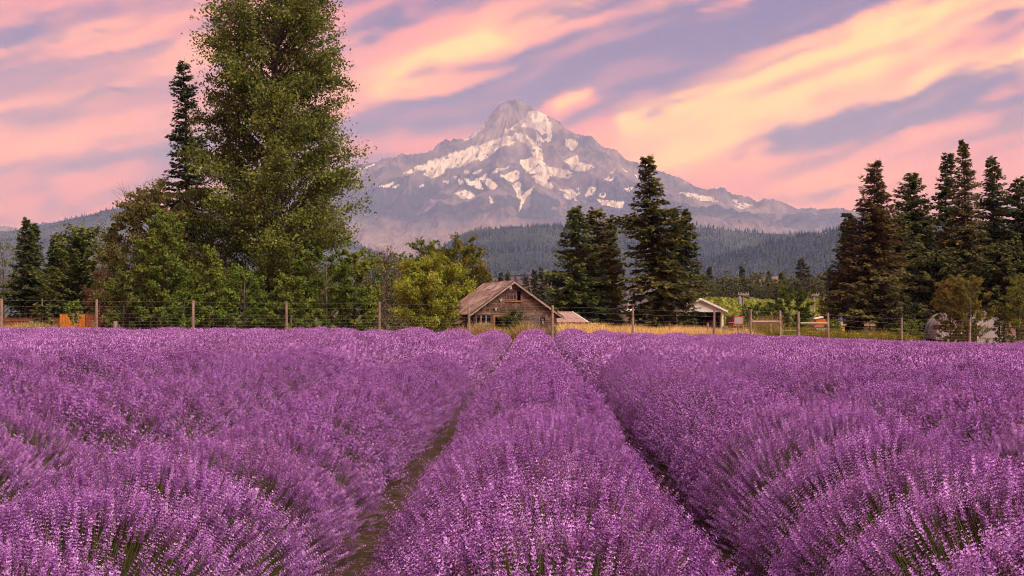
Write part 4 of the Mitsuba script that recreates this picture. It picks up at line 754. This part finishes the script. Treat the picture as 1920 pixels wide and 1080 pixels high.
k = thing('white_shed', 'open white gabled shed partly hidden by the shorter dark conifer', 'shed'); Y = 111; c = at(1312, 600, Y)
F4 = Frame(c[0], Y, .14); hw = 2.02; zr = EYE + (HY - 559) / FPX * Y - F4.o[2]; ze = EYE + (HY - 582) / FPX * Y - F4.o[2]
sl = (zr - ze) / 2.25; D4 = 6.5
gf = put('gable', F4.plate(Polygon([(-hw, ze - .02), (hw, ze - .02), (hw, zr - hw * sl - .05), (0, zr - .05), (-hw, zr - hw * sl - .05)]), -.02, .03), 'mat_white', parent=k)
for i in range(16):
    u = -hw + .02 + i * (2 * hw - .04) / 16; m_ = (2 * hw - .04) / 16; za, zb = zr - abs(u) * sl - .08, zr - abs(u + m_ - .02) * sl - .08
    put('board', F4.plate(Polygon([(u, ze + .08), (u + m_ - .025, ze + .08), (u + m_ - .025, zb), (u, za)]), -.042, -.022), 'mat_white', parent=gf)
put('beam', F4.box(-hw - .05, hw + .05, -.07, -.021, ze - .14, ze + .06), 'mat_white', parent=k)
for s in (-1, 1):
    put('roof_slope', F4.slab((0, -.28, zr), (s * 2.3, -.28, zr - 2.3 * sl), (s * 2.3, D4, zr - 2.3 * sl), (0, D4, zr), .07), 'mat_white', parent=k)
    put('rake_board', F4.plate(Polygon([(0, zr + .02), (s * 2.34, zr - 2.34 * sl + .02), (s * 2.34, zr - 2.34 * sl - .14), (0, zr - .15)]), -.33, -.284), 'mat_white', parent=k)
    put('corner_post', F4.box(s * (hw - .08) - .08, s * (hw - .08) + .08, -.06, .1, 0, ze - .142), 'mat_white', parent=k)
    put('side_wall', F4.box(s * hw - .03, s * hw + .03, .9, D4 - .1, 0, zr - hw * sl - .1), 'mat_stable', parent=k)
put('back_wall', F4.box(-hw, hw, D4 - .08, D4 - .02, 0, ze + .1), 'mat_stable', parent=k)
put('inner_partition', F4.box(.95, 1.85, 1.2, 1.3, 0, 1.75), 'mat_stable', parent=k)

# round roofed greenhouse
k = thing('hoop_greenhouse', 'pale round roofed hoop greenhouse behind the orange tinged shrub', 'greenhouse'); Y = 109; c = at(1820, 600, Y)
F5 = Frame(c[0], Y, -.12); w5 = 2.7; h5 = EYE + (HY - 584) / FPX * Y - F5.o[2]
th = np.linspace(0, np.pi, 25); D5 = 7.0
prof = np.stack([-w5 * np.sign(np.cos(th)) * np.abs(np.cos(th)) ** .8, .9 + (h5 - .9) * np.sin(th) ** .9], 1)
UU, VV_ = np.meshgrid(np.arange(25), np.linspace(0, D5, 15)); wz = prof[UU.ravel()]
_, ff = V(UU.astype(float), VV_, VV_); wr = .03 * (meshkit.noise(np.stack([UU.ravel() * .7, VV_.ravel() * 1.5, UU.ravel() * 0.], 1), 5) - .5)
put('cover', (F5(np.stack([wz[:, 0] * (1 + wr), VV_.ravel(), wz[:, 1] * (1 + wr)], 1)), ff), 'mat_tarp', parent=k, smooth=True)
put('end_panel', F5.plate(Polygon([(-w5, 0), *prof, (w5, 0)]).difference(sbox(-.7, -.1, .5, 2.1)), -.02, .02), 'mat_tarp', parent=k)
for v in (-.05, 1.75, 3.5, 5.25): put('hoop', tube(F5(np.stack([prof[:, 0] * 1.02, 0 * th + v, prof[:, 1] * 1.02 - .005], 1)), .035, 6), 'mat_grey', parent=k)
for u in (-.74, .54): put('door_post', F5.box(u - .05, u + .05, -.07, -.022, 0, 2.15), 'mat_white', parent=k)
for u, z in ((-1.6, 1.8), (-1.6, 1.0), (1.6, 1.8), (1.6, 1.0)): put('cross_bar', F5.box(u - .85, u + .85, -.06, -.022, z - .03, z + .03), 'mat_grey', parent=k)
k = thing('brick_planter', 'low pinkish brick planter right of the greenhouse', 'planter'); Y = 106; p = at(1894, 604, Y); F6 = Frame(p[0], Y, 0); zt = p[2] - F6.o[2]
put('core', F6.box(-.42, .42, .02, .5, 0, zt - .03), 'mat_brick', parent=k)
for i in range(int(zt / .16)):
    for j in range(3): put('brick', F6.box(-.44 + .3 * j + (.04 if i % 2 else 0), -.16 + .3 * j + (.04 if i % 2 else 0), -.01 - .01 * ((i + j) % 2), .018, .16 * i + .01, .16 * i + .15), 'mat_brick', parent=k)

# utility poles and their wires
poles = []
for px, top, bot, Y, ax, lab in ((1393.5, 549, 612, 150, 10.5, 'wooden utility pole with crossarm above the red trailer'), (1526, 550, 604, 158, 9.5, 'wooden utility pole with crossarm right of the large rounded shrub'), (1182, 562, 590, 172, 8.5, 'small utility pole with crossarm in front of the white roofed hut')):
    k = thing('utility_pole', lab, 'utility pole'); p = at(px, top, Y); g = float(gz(p[0])); w = ax / FPX * Y
    put('shaft', tube(np.array([[p[0], Y, g - .2], [p[0], Y, (g + p[2]) / 2], [p[0], Y, p[2]]]), np.array([.15, .13, .11]), 8), 'mat_post', parent=k)
    Fp = Frame(p[0], Y, 0, p[2]); put('crossarm', Fp.box(-w, w, -.22, -.12, -.28, -.1), 'mat_rail', parent=k)
    for u in (-.9, -.45, .45, .9): put('insulator', Fp.rod((u * w, -.17, -.1), (u * w, -.17, .1), .055, .035), 'mat_grey', parent=k)
    poles.append((p, w))
p = at(1391, 554, 150); k = thing('pole_transformer', 'grey cylinder transformer hanging on the left utility pole', 'transformer'); put('can', tube(np.array([[p[0] - .28, 149.8, p[2] - 1.0], [p[0] - .28, 149.8, p[2] - .2], [p[0] - .28, 149.8, p[2] - .15]]), np.array([.2, .2, .12]), 10), 'mat_grey', parent=k)
put('lid', tube(np.array([[p[0] - .28, 149.8, p[2] - .146], [p[0] - .28, 149.8, p[2] - .1]]), .1, 10), 'mat_grey', parent=k)
for (a, b, sag, lab) in ((at(1393, 552.5, 150), at(1526, 553, 158), .9, 'power line sagging between the two utility poles'), (at(1393, 562, 150), at(1180, 575, 172), .8, 'thin power line running left from the pole above the red trailer'), (at(1526, 553, 158), at(1760, 560, 175), 1.2, 'power line running right from the second utility pole into the trees')):
    s = np.linspace(0, 1, 17)[:, None]; put_k = thing('power_line', lab, 'power line'); scene[put_k] = mikit.ply(tube(a * (1 - s) + b * s - [0, 0, 1] * (4 * sag * s * (1 - s)), .016, 4), 'mat_grey')

# red trailer with mesh sides
k = thing('farm_trailer', 'red framed farm trailer with pale mesh sides in the dry grass', 'trailer'); Y = 112; p = at(1385, 610, Y); F7 = Frame(p[0], Y, .25); zt = EYE + (HY - 592.5) / FPX * Y - F7.o[2]; zb = EYE + (HY - 609) / FPX * Y - F7.o[2]
for u in (-.42, .42):
    for v in (0, 1.5): put('corner_post', F7.box(u - .04, u + .04, v - .04, v + .04, zb, zt), 'mat_red', parent=k)
for z in (zb + .06, zt - .05):
    put('rail', F7.box(-.38, .38, -.03, .03, z - .035, z + .035), 'mat_red', parent=k); put('rail', F7.box(-.38, .38, 1.47, 1.53, z - .035, z + .035), 'mat_red', parent=k)
    for u in (-.42, .42): put('rail', F7.box(u - .03, u + .03, .045, 1.455, z - .035, z + .035), 'mat_red', parent=k)
put('mesh_panel', F7.box(-.375, .375, -.012, .012, zb + .1, zt - .09), 'mat_grey', parent=k); put('mesh_panel', F7.box(-.43, -.41, .05, 1.45, zb + .1, zt - .09), 'mat_grey', parent=k)
put('deck', F7.box(-.5, .5, -.12, 1.62, zb - .1, zb - .003), 'mat_orange_wood', parent=k)
for u in (-.56, .56):
    m = trimesh.creation.torus(.2, .07, major_sections=20, minor_sections=8); w = m.vertices[:, [2, 0, 1]] + [u, .75, .27]; put('wheel', (F7(w), m.faces), 'mat_rubber', parent=k, smooth=True)
put('drawbar', F7.rod((-.1, -.1, zb - .06), (-1.2, -.5, .35), .04), 'mat_red', parent=k)
k = thing('red_bench', 'small plank bench left of the red trailer', 'bench'); p = at(1371, 604, 110); F8 = Frame(p[0], 110, .1); zt = p[2] - F8.o[2]
put('seat', F8.box(-.24, .26, -.15, .15, zt - .06, zt), 'mat_rail', parent=k)
for u in (-.16, .16): put('leg', F8.box(u - .03, u + .03, -.1, .1, 0, zt - .062), 'mat_red', parent=k)
# red and white stand
k = thing('market_cart', 'red and white market cart with tilted pale lid behind the right braced posts', 'cart'); Y = 108; p = at(1538, 612, Y); F9 = Frame(p[0], Y, .1); zz = lambda py: EYE + (HY - py) / FPX * Y - F9.o[2]
uu = lambda px: (px - 1538) / FPX * Y
put('counter', F9.box(uu(1524), uu(1552), -.35, .5, zz(613.5), zz(609)), 'mat_orange_wood', parent=k)
put('red_box', F9.plate(Polygon([(uu(1529), zz(608.8)), (uu(1548), zz(608.8)), (uu(1549), zz(600)), (uu(1543), zz(597)), (uu(1529), zz(598))]), -.1, .4), 'mat_orange', parent=k)
put('lid', F9.slab((uu(1528), -.2, zz(597.5)), (uu(1543), -.2, zz(594)), (uu(1543), .45, zz(593)), (uu(1528), .45, zz(596.5)), .05), 'mat_white', parent=k)
put('white_panel', F9.plate(Polygon([(uu(1526), zz(614)), (uu(1550), zz(614)), (uu(1543), zz(622)), (uu(1531), zz(620))]), -.25, -.2), 'mat_white', parent=k)
for u in (uu(1529), uu(1547)):
    for v in (-.15, .4): put('leg', F9.box(u - .04, u + .04, v - .04, v + .04, 0, zz(613.6)), 'mat_plank_b', parent=k)
# yellow barrel and what stands on it
Y = 106; p = at(1577, 612, Y); G = Frame(p[0], Y, 0); zz = lambda py: EYE + (HY - py) / FPX * Y - G.o[2]
k = thing('yellow_barrel', 'yellow barrel under a plank top right of the market cart', 'barrel'); s = np.linspace(0, 1, 7); hb = zz(612.5)
put('body', tube(G(np.stack([0 * s, 0 * s, s * hb], 1)), .27 + .03 * np.sin(s * np.pi), 14), 'mat_yellow', parent=k, smooth=40)
for f_ in (.2, .8): put('hoop', tube(G(np.array([[0, 0, f_ * hb - .02], [0, 0, f_ * hb + .02]])), .305, 14), 'mat_orange', parent=k)
put('plank_top', G.slab((-.3, -.25, zz(611.5)), (.38, -.25, zz(608)), (.38, .25, zz(608)), (-.3, .25, zz(611.5)), .06), 'mat_rail', parent=k)
k = thing('flower_pot', 'blue and white flowers in a pot on the yellow barrel', 'flower pot'); zc = zz(609.5)
put('pot', tube(G(np.array([[0, 0, zc], [0, 0, zc + .1], [0, 0, zc + .22]])), np.array([.1, .12, .15]), 10), 'mat_white', parent=k)
r = np.random.default_rng(9); c = G(np.array([.02, 0, zc + .42]) + r.normal(0, 1, (70, 3)) * [.13, .13, .14]); d = unit(r.normal(0, 1, (70, 3))); v, f = leaf_quads(c, d, unit(np.cross(d, r.normal(0, 1, (70, 3)))), .1, .08)
put('flowers', (v, f), 'mat_leaf', parent=k, color=np.repeat(np.where(r.uniform(0, 1, (70, 1)) < .5, [[.16, .22, .55]], [[.7, .68, .72]]), 4, axis=0))
# pale boxes, table, bin
for px, lab in ((1625, 'left of two pale wooden boxes under the brownish conifer'), (1636, 'right of two pale wooden boxes under the brownish conifer')):
    k = thing('wooden_box', lab, 'box', 'pale boxes under the conifers'); p = at(px, 609, 108); Q = Frame(p[0], 108, .05, p[2]); w = 4.8 / FPX * 108
    for i in range(2): put('slat', Q.box(-w, w, -.02 - .006 * i, .02, -.1 + .1 * i + .004, -.004 + .1 * i), 'mat_rail', parent=k)
    put('stand', Q.box(-w * .8, w * .8, .025, .4, float(gz(p[0])) - p[2], -.11), 'mat_plank_b', parent=k)
k = thing('garden_table', 'small white garden table in front of the fir pair', 'table'); p = at(1113, 606.5, 108); Q = Frame(p[0], 108, .1); zt = p[2] - Q.o[2]
put('tabletop', Q.box(-.28, .28, -.25, .25, zt - .05, zt), 'mat_white', parent=k)
for u in (-.2, .2):
    for v in (-.18, .18): put('leg', Q.box(u - .025, u + .025, v - .025, v + .025, 0, zt - .052), 'mat_white', parent=k)
k = thing('white_stool', 'small white stool beside the garden table', 'stool'); p = at(1121, 612, 107); Q = Frame(p[0], 107, .1); zt = p[2] - Q.o[2]
put('seat', Q.box(-.14, .14, -.14, .14, zt - .05, zt), 'mat_white', parent=k)
for u in (-.1, .1): put('leg', Q.box(u - .025, u + .025, -.1, .1, 0, zt - .052), 'mat_white', parent=k)
k = thing('white_bin', 'small pale bin in front of the dark red fence at the left', 'bin'); p = at(62, 602, 90); Q = Frame(p[0], 90, .1); zt = p[2] - Q.o[2]
put('body', Q.box(-.17, .17, -.15, .15, 0, zt - .06), 'mat_white', parent=k); put('lid', Q.box(-.19, .19, -.17, .17, zt - .055, zt), 'mat_grey', parent=k)

# red and orange board fences at the left
k = thing('red_board_fence', 'dark red board fence behind the grass at the left edge', 'fence'); Y = 101; x0, x1 = at(-60, 600, Y)[0], at(113, 600, Y)[0]; g = float(gz(x0)); zt = EYE + (HY - 597) / FPX * Y - g; Q = Frame(x0, Y, 0, g)
put('top_rail', Q.box(0, x1 - x0, -.07, -.02, zt - .22, zt), 'mat_fence_red', parent=k); put('low_rail', Q.box(0, x1 - x0, .025, .08, .25, .4), 'mat_fence_red', parent=k)
n = int((x1 - x0) / .2)
for i in range(n): put('board', Q.box(.2 * i + .006, .2 * i + .194, -.015 - .006 * (i % 3), .02, .02, zt - .24 if i % 1 == 0 else zt), 'mat_fence_red', parent=k)
k = thing('orange_board_fence', 'bright orange board fence corner left of the second post', 'fence'); p0, p1 = at(112, 589, 98), at(178, 592, 110); g = float(gz(p0[0])); zt = p0[2] - g
ang = math.atan2(p1[1] - p0[1], p1[0] - p0[0]); Q = Frame(p0[0], p0[1], ang, g); Lf = math.hypot(*(p1 - p0)[:2])
Q0 = Frame(p0[0], p0[1], .1, g)
for i in range(9): put('board', Q0.box(.2 * i + .006, .2 * i + .194, -.02 - .007 * (i % 2), .02, 0, zt - .02 * (i % 3 == 1)), 'mat_fence_orange', parent=k)
Q1 = Frame(float(Q0([1.82, 0, 0])[0]), float(Q0([1.82, 0, 0])[1]) + .05, math.radians(62), g)
for i in range(14): put('board', Q1.box(.26 * i + .008, .26 * i + .252, -.02 - .006 * (i % 2), .02, 0, zt - .02 * (i % 3 == 1) - .01 * i), 'mat_fence_red', parent=k)

# saplings and tall weeds at the left
conifer('pine_sapling', 'young pine sapling tied to a stake before the dark red fence', 81, 572, 88, 22, cols=((.05, .075, .03), (.10, .13, .055)), seed=301, shape=.5, step=.3, cat='sapling', rag=.3)
k = thing('sapling_stake', 'thin wooden stake above the young pine sapling', 'stake'); p = at(79, 560, 88.4); put('shaft', tube(np.array([[p[0], 88.4, float(gz(p[0]))], [p[0], 88.4, p[2]]]), .03, 6), 'mat_rail', parent=k); put('tie', tube(np.array([[p[0], 88.4, p[2] - .55], [p[0], 88.4, p[2] - .48]]), .042, 6), 'mat_dark', parent=k)
broadleaf('maple_sapling', 'bright green young broadleaf sapling before the orange fence', 'sapling', 138, 88, [(630, 3, 3), (592, 3, 3), (588, 13, 12), (574, 11, 10), (562, 2, 2)], limbs=16, leaves=900, size=.17, cols=((.10, .16, .02), (.17, .24, .03)), seed=302, trunk=.03, clump=.35, first=.5)
for px, top, lab in ((137, 588, 'pale mullein stalk before the orange fence, left of two'), (147, 584, 'pale mullein stalk before the orange fence, right of two'), (175, 600, 'short mullein stalk left of the second post'), (110, 603, 'tiny mullein stalk at the corner of the orange fence')):
    k = thing('mullein', lab, 'mullein', 'dry mullein stalks behind the lavender'); Y = 84.5; p = at(px, top, Y); g = float(gz(p[0])); r = np.random.default_rng(px); n = 90
    put('stalk', tube(np.array([[p[0], Y, g], [p[0] + .02, Y, p[2]]]), np.array([.03, .015]), 5), 'mat_rail', parent=k)
    z = g + .35 * (p[2] - g) + r.uniform(0, .65, n) * (p[2] - g); a = r.uniform(0, 6.28, n); c = np.stack([p[0] + .06 * np.cos(a), Y + .06 * np.sin(a), z], 1); d = unit(np.stack([np.cos(a), np.sin(a), .6 + 0 * a], 1)); v, f = leaf_quads(c, d, unit(np.cross(d, r.normal(0, 1, (n, 3)))), .1, .07)
    put('flowers', (v, f), 'mat_leaf', parent=k, color=np.repeat(tint(r, n, ((.30, .24, .08), (.45, .36, .12))), 4, axis=0))

# ---------------------------------------------------------------- grasses, weeds, orchard
def grass(name, label, cat, n, region, h, cols, seed, wd=.018, heads=True, lean=.18, mat='mat_leaf'):
    """region(r, n) -> x, y, height factor"""
    r = np.random.default_rng(seed); x, y, hf = region(r, n); n = len(x); H = h * hf * r.uniform(.6, 1.15, n); b = np.stack([x, y, gz(x)], 1)
    d = np.stack([r.normal(0, lean, n), r.normal(0, lean, n), np.ones(n)], 1) * H[:, None]; a = r.uniform(0, 3.14, n); o = np.stack([np.cos(a), np.sin(a), 0 * a], 1) * (wd * r.uniform(.6, 1.4, n))[:, None]
    bend = np.stack([r.normal(0, .12, n), r.normal(0, .12, n), 0 * a], 1) * H[:, None]
    p = np.stack([b - o, b + o, b + d * .6 + o * .7, b + d * .6 - o * .7, b + d + bend], 1)
    if heads: p[:, 2:4] += 0
    f = (np.array([[0, 1, 2], [0, 2, 3], [3, 2, 4]])[None] + (np.arange(n) * 5)[:, None, None]).reshape(-1, 3)
    put_k = key(name); scene[put_k] = mikit.ply((p.reshape(-1, 3), f), mat, color=np.repeat(tint(r, n, cols), 5, axis=0)); tag(put_k, label, cat, kind='stuff')
GOLD = ((.58, .39, .13), (.78, .57, .22), (.84, .66, .32))
def band(x0, x1, d0, d1, lo=.35):
    def fn(r, n):
        x = r.uniform(x0, x1, n); y = fence_y(x) + d0 + r.uniform(0, 1, n) ** 1.2 * (d1 - d0); hf = lo + (1.15 - lo) * F2(x * .7, y * .5, 3, 7); return x, y, hf
    return fn
grass('dry_grass', 'tall golden dry grass behind the fence right of the barn', 'grass', 42000, band(3.4, 17.5, .3, 17, .5), 1.35, GOLD, 501, mat='mat_vertex')
grass('weedy_verge', 'low green and yellow weeds behind the fence at the right', 'weeds', 30000, band(17.5, 29, .2, 13, .5), 1.5, ((.10, .14, .025), (.24, .25, .04), (.45, .30, .04)), 502, wd=.03)
grass('pale_grass', 'pale straw grass along the fence at the far right', 'grass', 7000, band(25, 40, -1.0, 3), .55, ((.42, .28, .10), (.34, .28, .08)), 503, mat='mat_vertex')
grass('field_edge_grass', 'thin dry grass along the fence foot left of the barn', 'grass', 9000, band(-34, -3, -.8, 1.6), .42, ((.30, .22, .08), (.16, .17, .05)), 504)
def clumps(*cs):
    def fn(r, n):
        i = r.integers(len(cs), size=n); c = np.array(cs)[i]; return c[:, 0] + r.normal(0, 1, n) * c[:, 2], c[:, 1] + r.normal(0, 1, n) * c[:, 2], c[:, 3] * np.ones(n)
    return fn
def cg(px, py, Y, s): p = at(px, py, Y); return (p[0], Y, s, p[2] - float(gz(p[0])))
grass('tall_grass', 'tall straw coloured grass clumps at the foot of the barn front', 'grass', 2600, clumps(cg(896, 604, 92, .35), cg(912, 611, 92, .4), cg(985, 605, 91, .32), cg(975, 612, 91, .3), cg(935, 615, 92, .4), cg(862, 612, 91, .3)), 1.0, ((.40, .28, .10), (.55, .42, .18)), 505, lean=.3, mat='mat_vertex')
grass('straw_grass', 'pale feathery grass before the dark red fence at the left', 'grass', 3200, clumps(cg(20, 612, 86, .35), cg(45, 606, 87, .3), cg(68, 604, 87, .4), cg(30, 608, 87, .4), cg(60, 607, 87, .5), cg(96, 612, 87, .4)), 1.0, ((.50, .30, .14), (.58, .46, .18), (.40, .40, .16)), 506, lean=.3, mat='mat_vertex')
grass('tall_weeds', 'tall pale seed heads behind the left brace rail', 'weeds', 1500, clumps(cg(1430, 597, 99, .45), cg(1450, 600, 99, .4), cg(1440, 594, 100, .4)), 1.0, ((.42, .30, .14), (.36, .27, .13)), 507, lean=.12)
# yellow flowers in the verge
r = np.random.default_rng(510); n = 900; x = r.uniform(21, 29.5, n); y = fence_y(x) + r.uniform(.5, 7, n); keep = F2(x * .6, y * .6, 3, 3) > .45; x, y = x[keep], y[keep]; n = len(x)
c = np.stack([x, y, gz(x) + r.uniform(.7, 1.3, n)], 1); d = unit(r.normal(0, 1, (n, 3))); v, f = leaf_quads(c, d, unit(np.cross(d, r.normal(0, 1, (n, 3)))), .13, .12)
k_ = key('yellow_flowers'); scene[k_] = mikit.ply((v, f), 'mat_leaf', color=np.repeat(tint(r, n, ((.70, .42, .02), (.62, .5, .05))), 4, axis=0)); tag(k_, 'scattered yellow flowers in the weedy verge at the right', 'flowers', kind='stuff')
# orchard rows
r = np.random.default_rng(520); C, cols = [], []
for row in range(16):
    Y = 215 + 6 * row; n = 1300; x = r.uniform(at(1290, 0, Y)[0], at(1690, 0, Y)[0], n); g = gz(x) + rise(x, Y + 0 * x)
    z = g + 1.5 + r.uniform(-1, 1, n) * (.9 + .55 * (F2(x * .35, x * 0 + row, 2, 4))); C.append(np.stack([x, Y + r.normal(0, .7, n), z], 1)); cols.append(tint(r, n, ((.20, .26, .04), (.36, .40, .08))))
C = np.vstack(C); n = len(C); d = unit(r.normal(0, 1, (n, 3))); v, f = leaf_quads(C, d, unit(np.cross(d, r.normal(0, 1, (n, 3)))), .7, .5)
k_ = key('orchard'); scene[k_] = mikit.ply((v, f), 'mat_leaf', color=np.repeat(np.vstack(cols), 4, axis=0)); tag(k_, 'bright green orchard rows seen right of the white shed', 'orchard', kind='stuff')
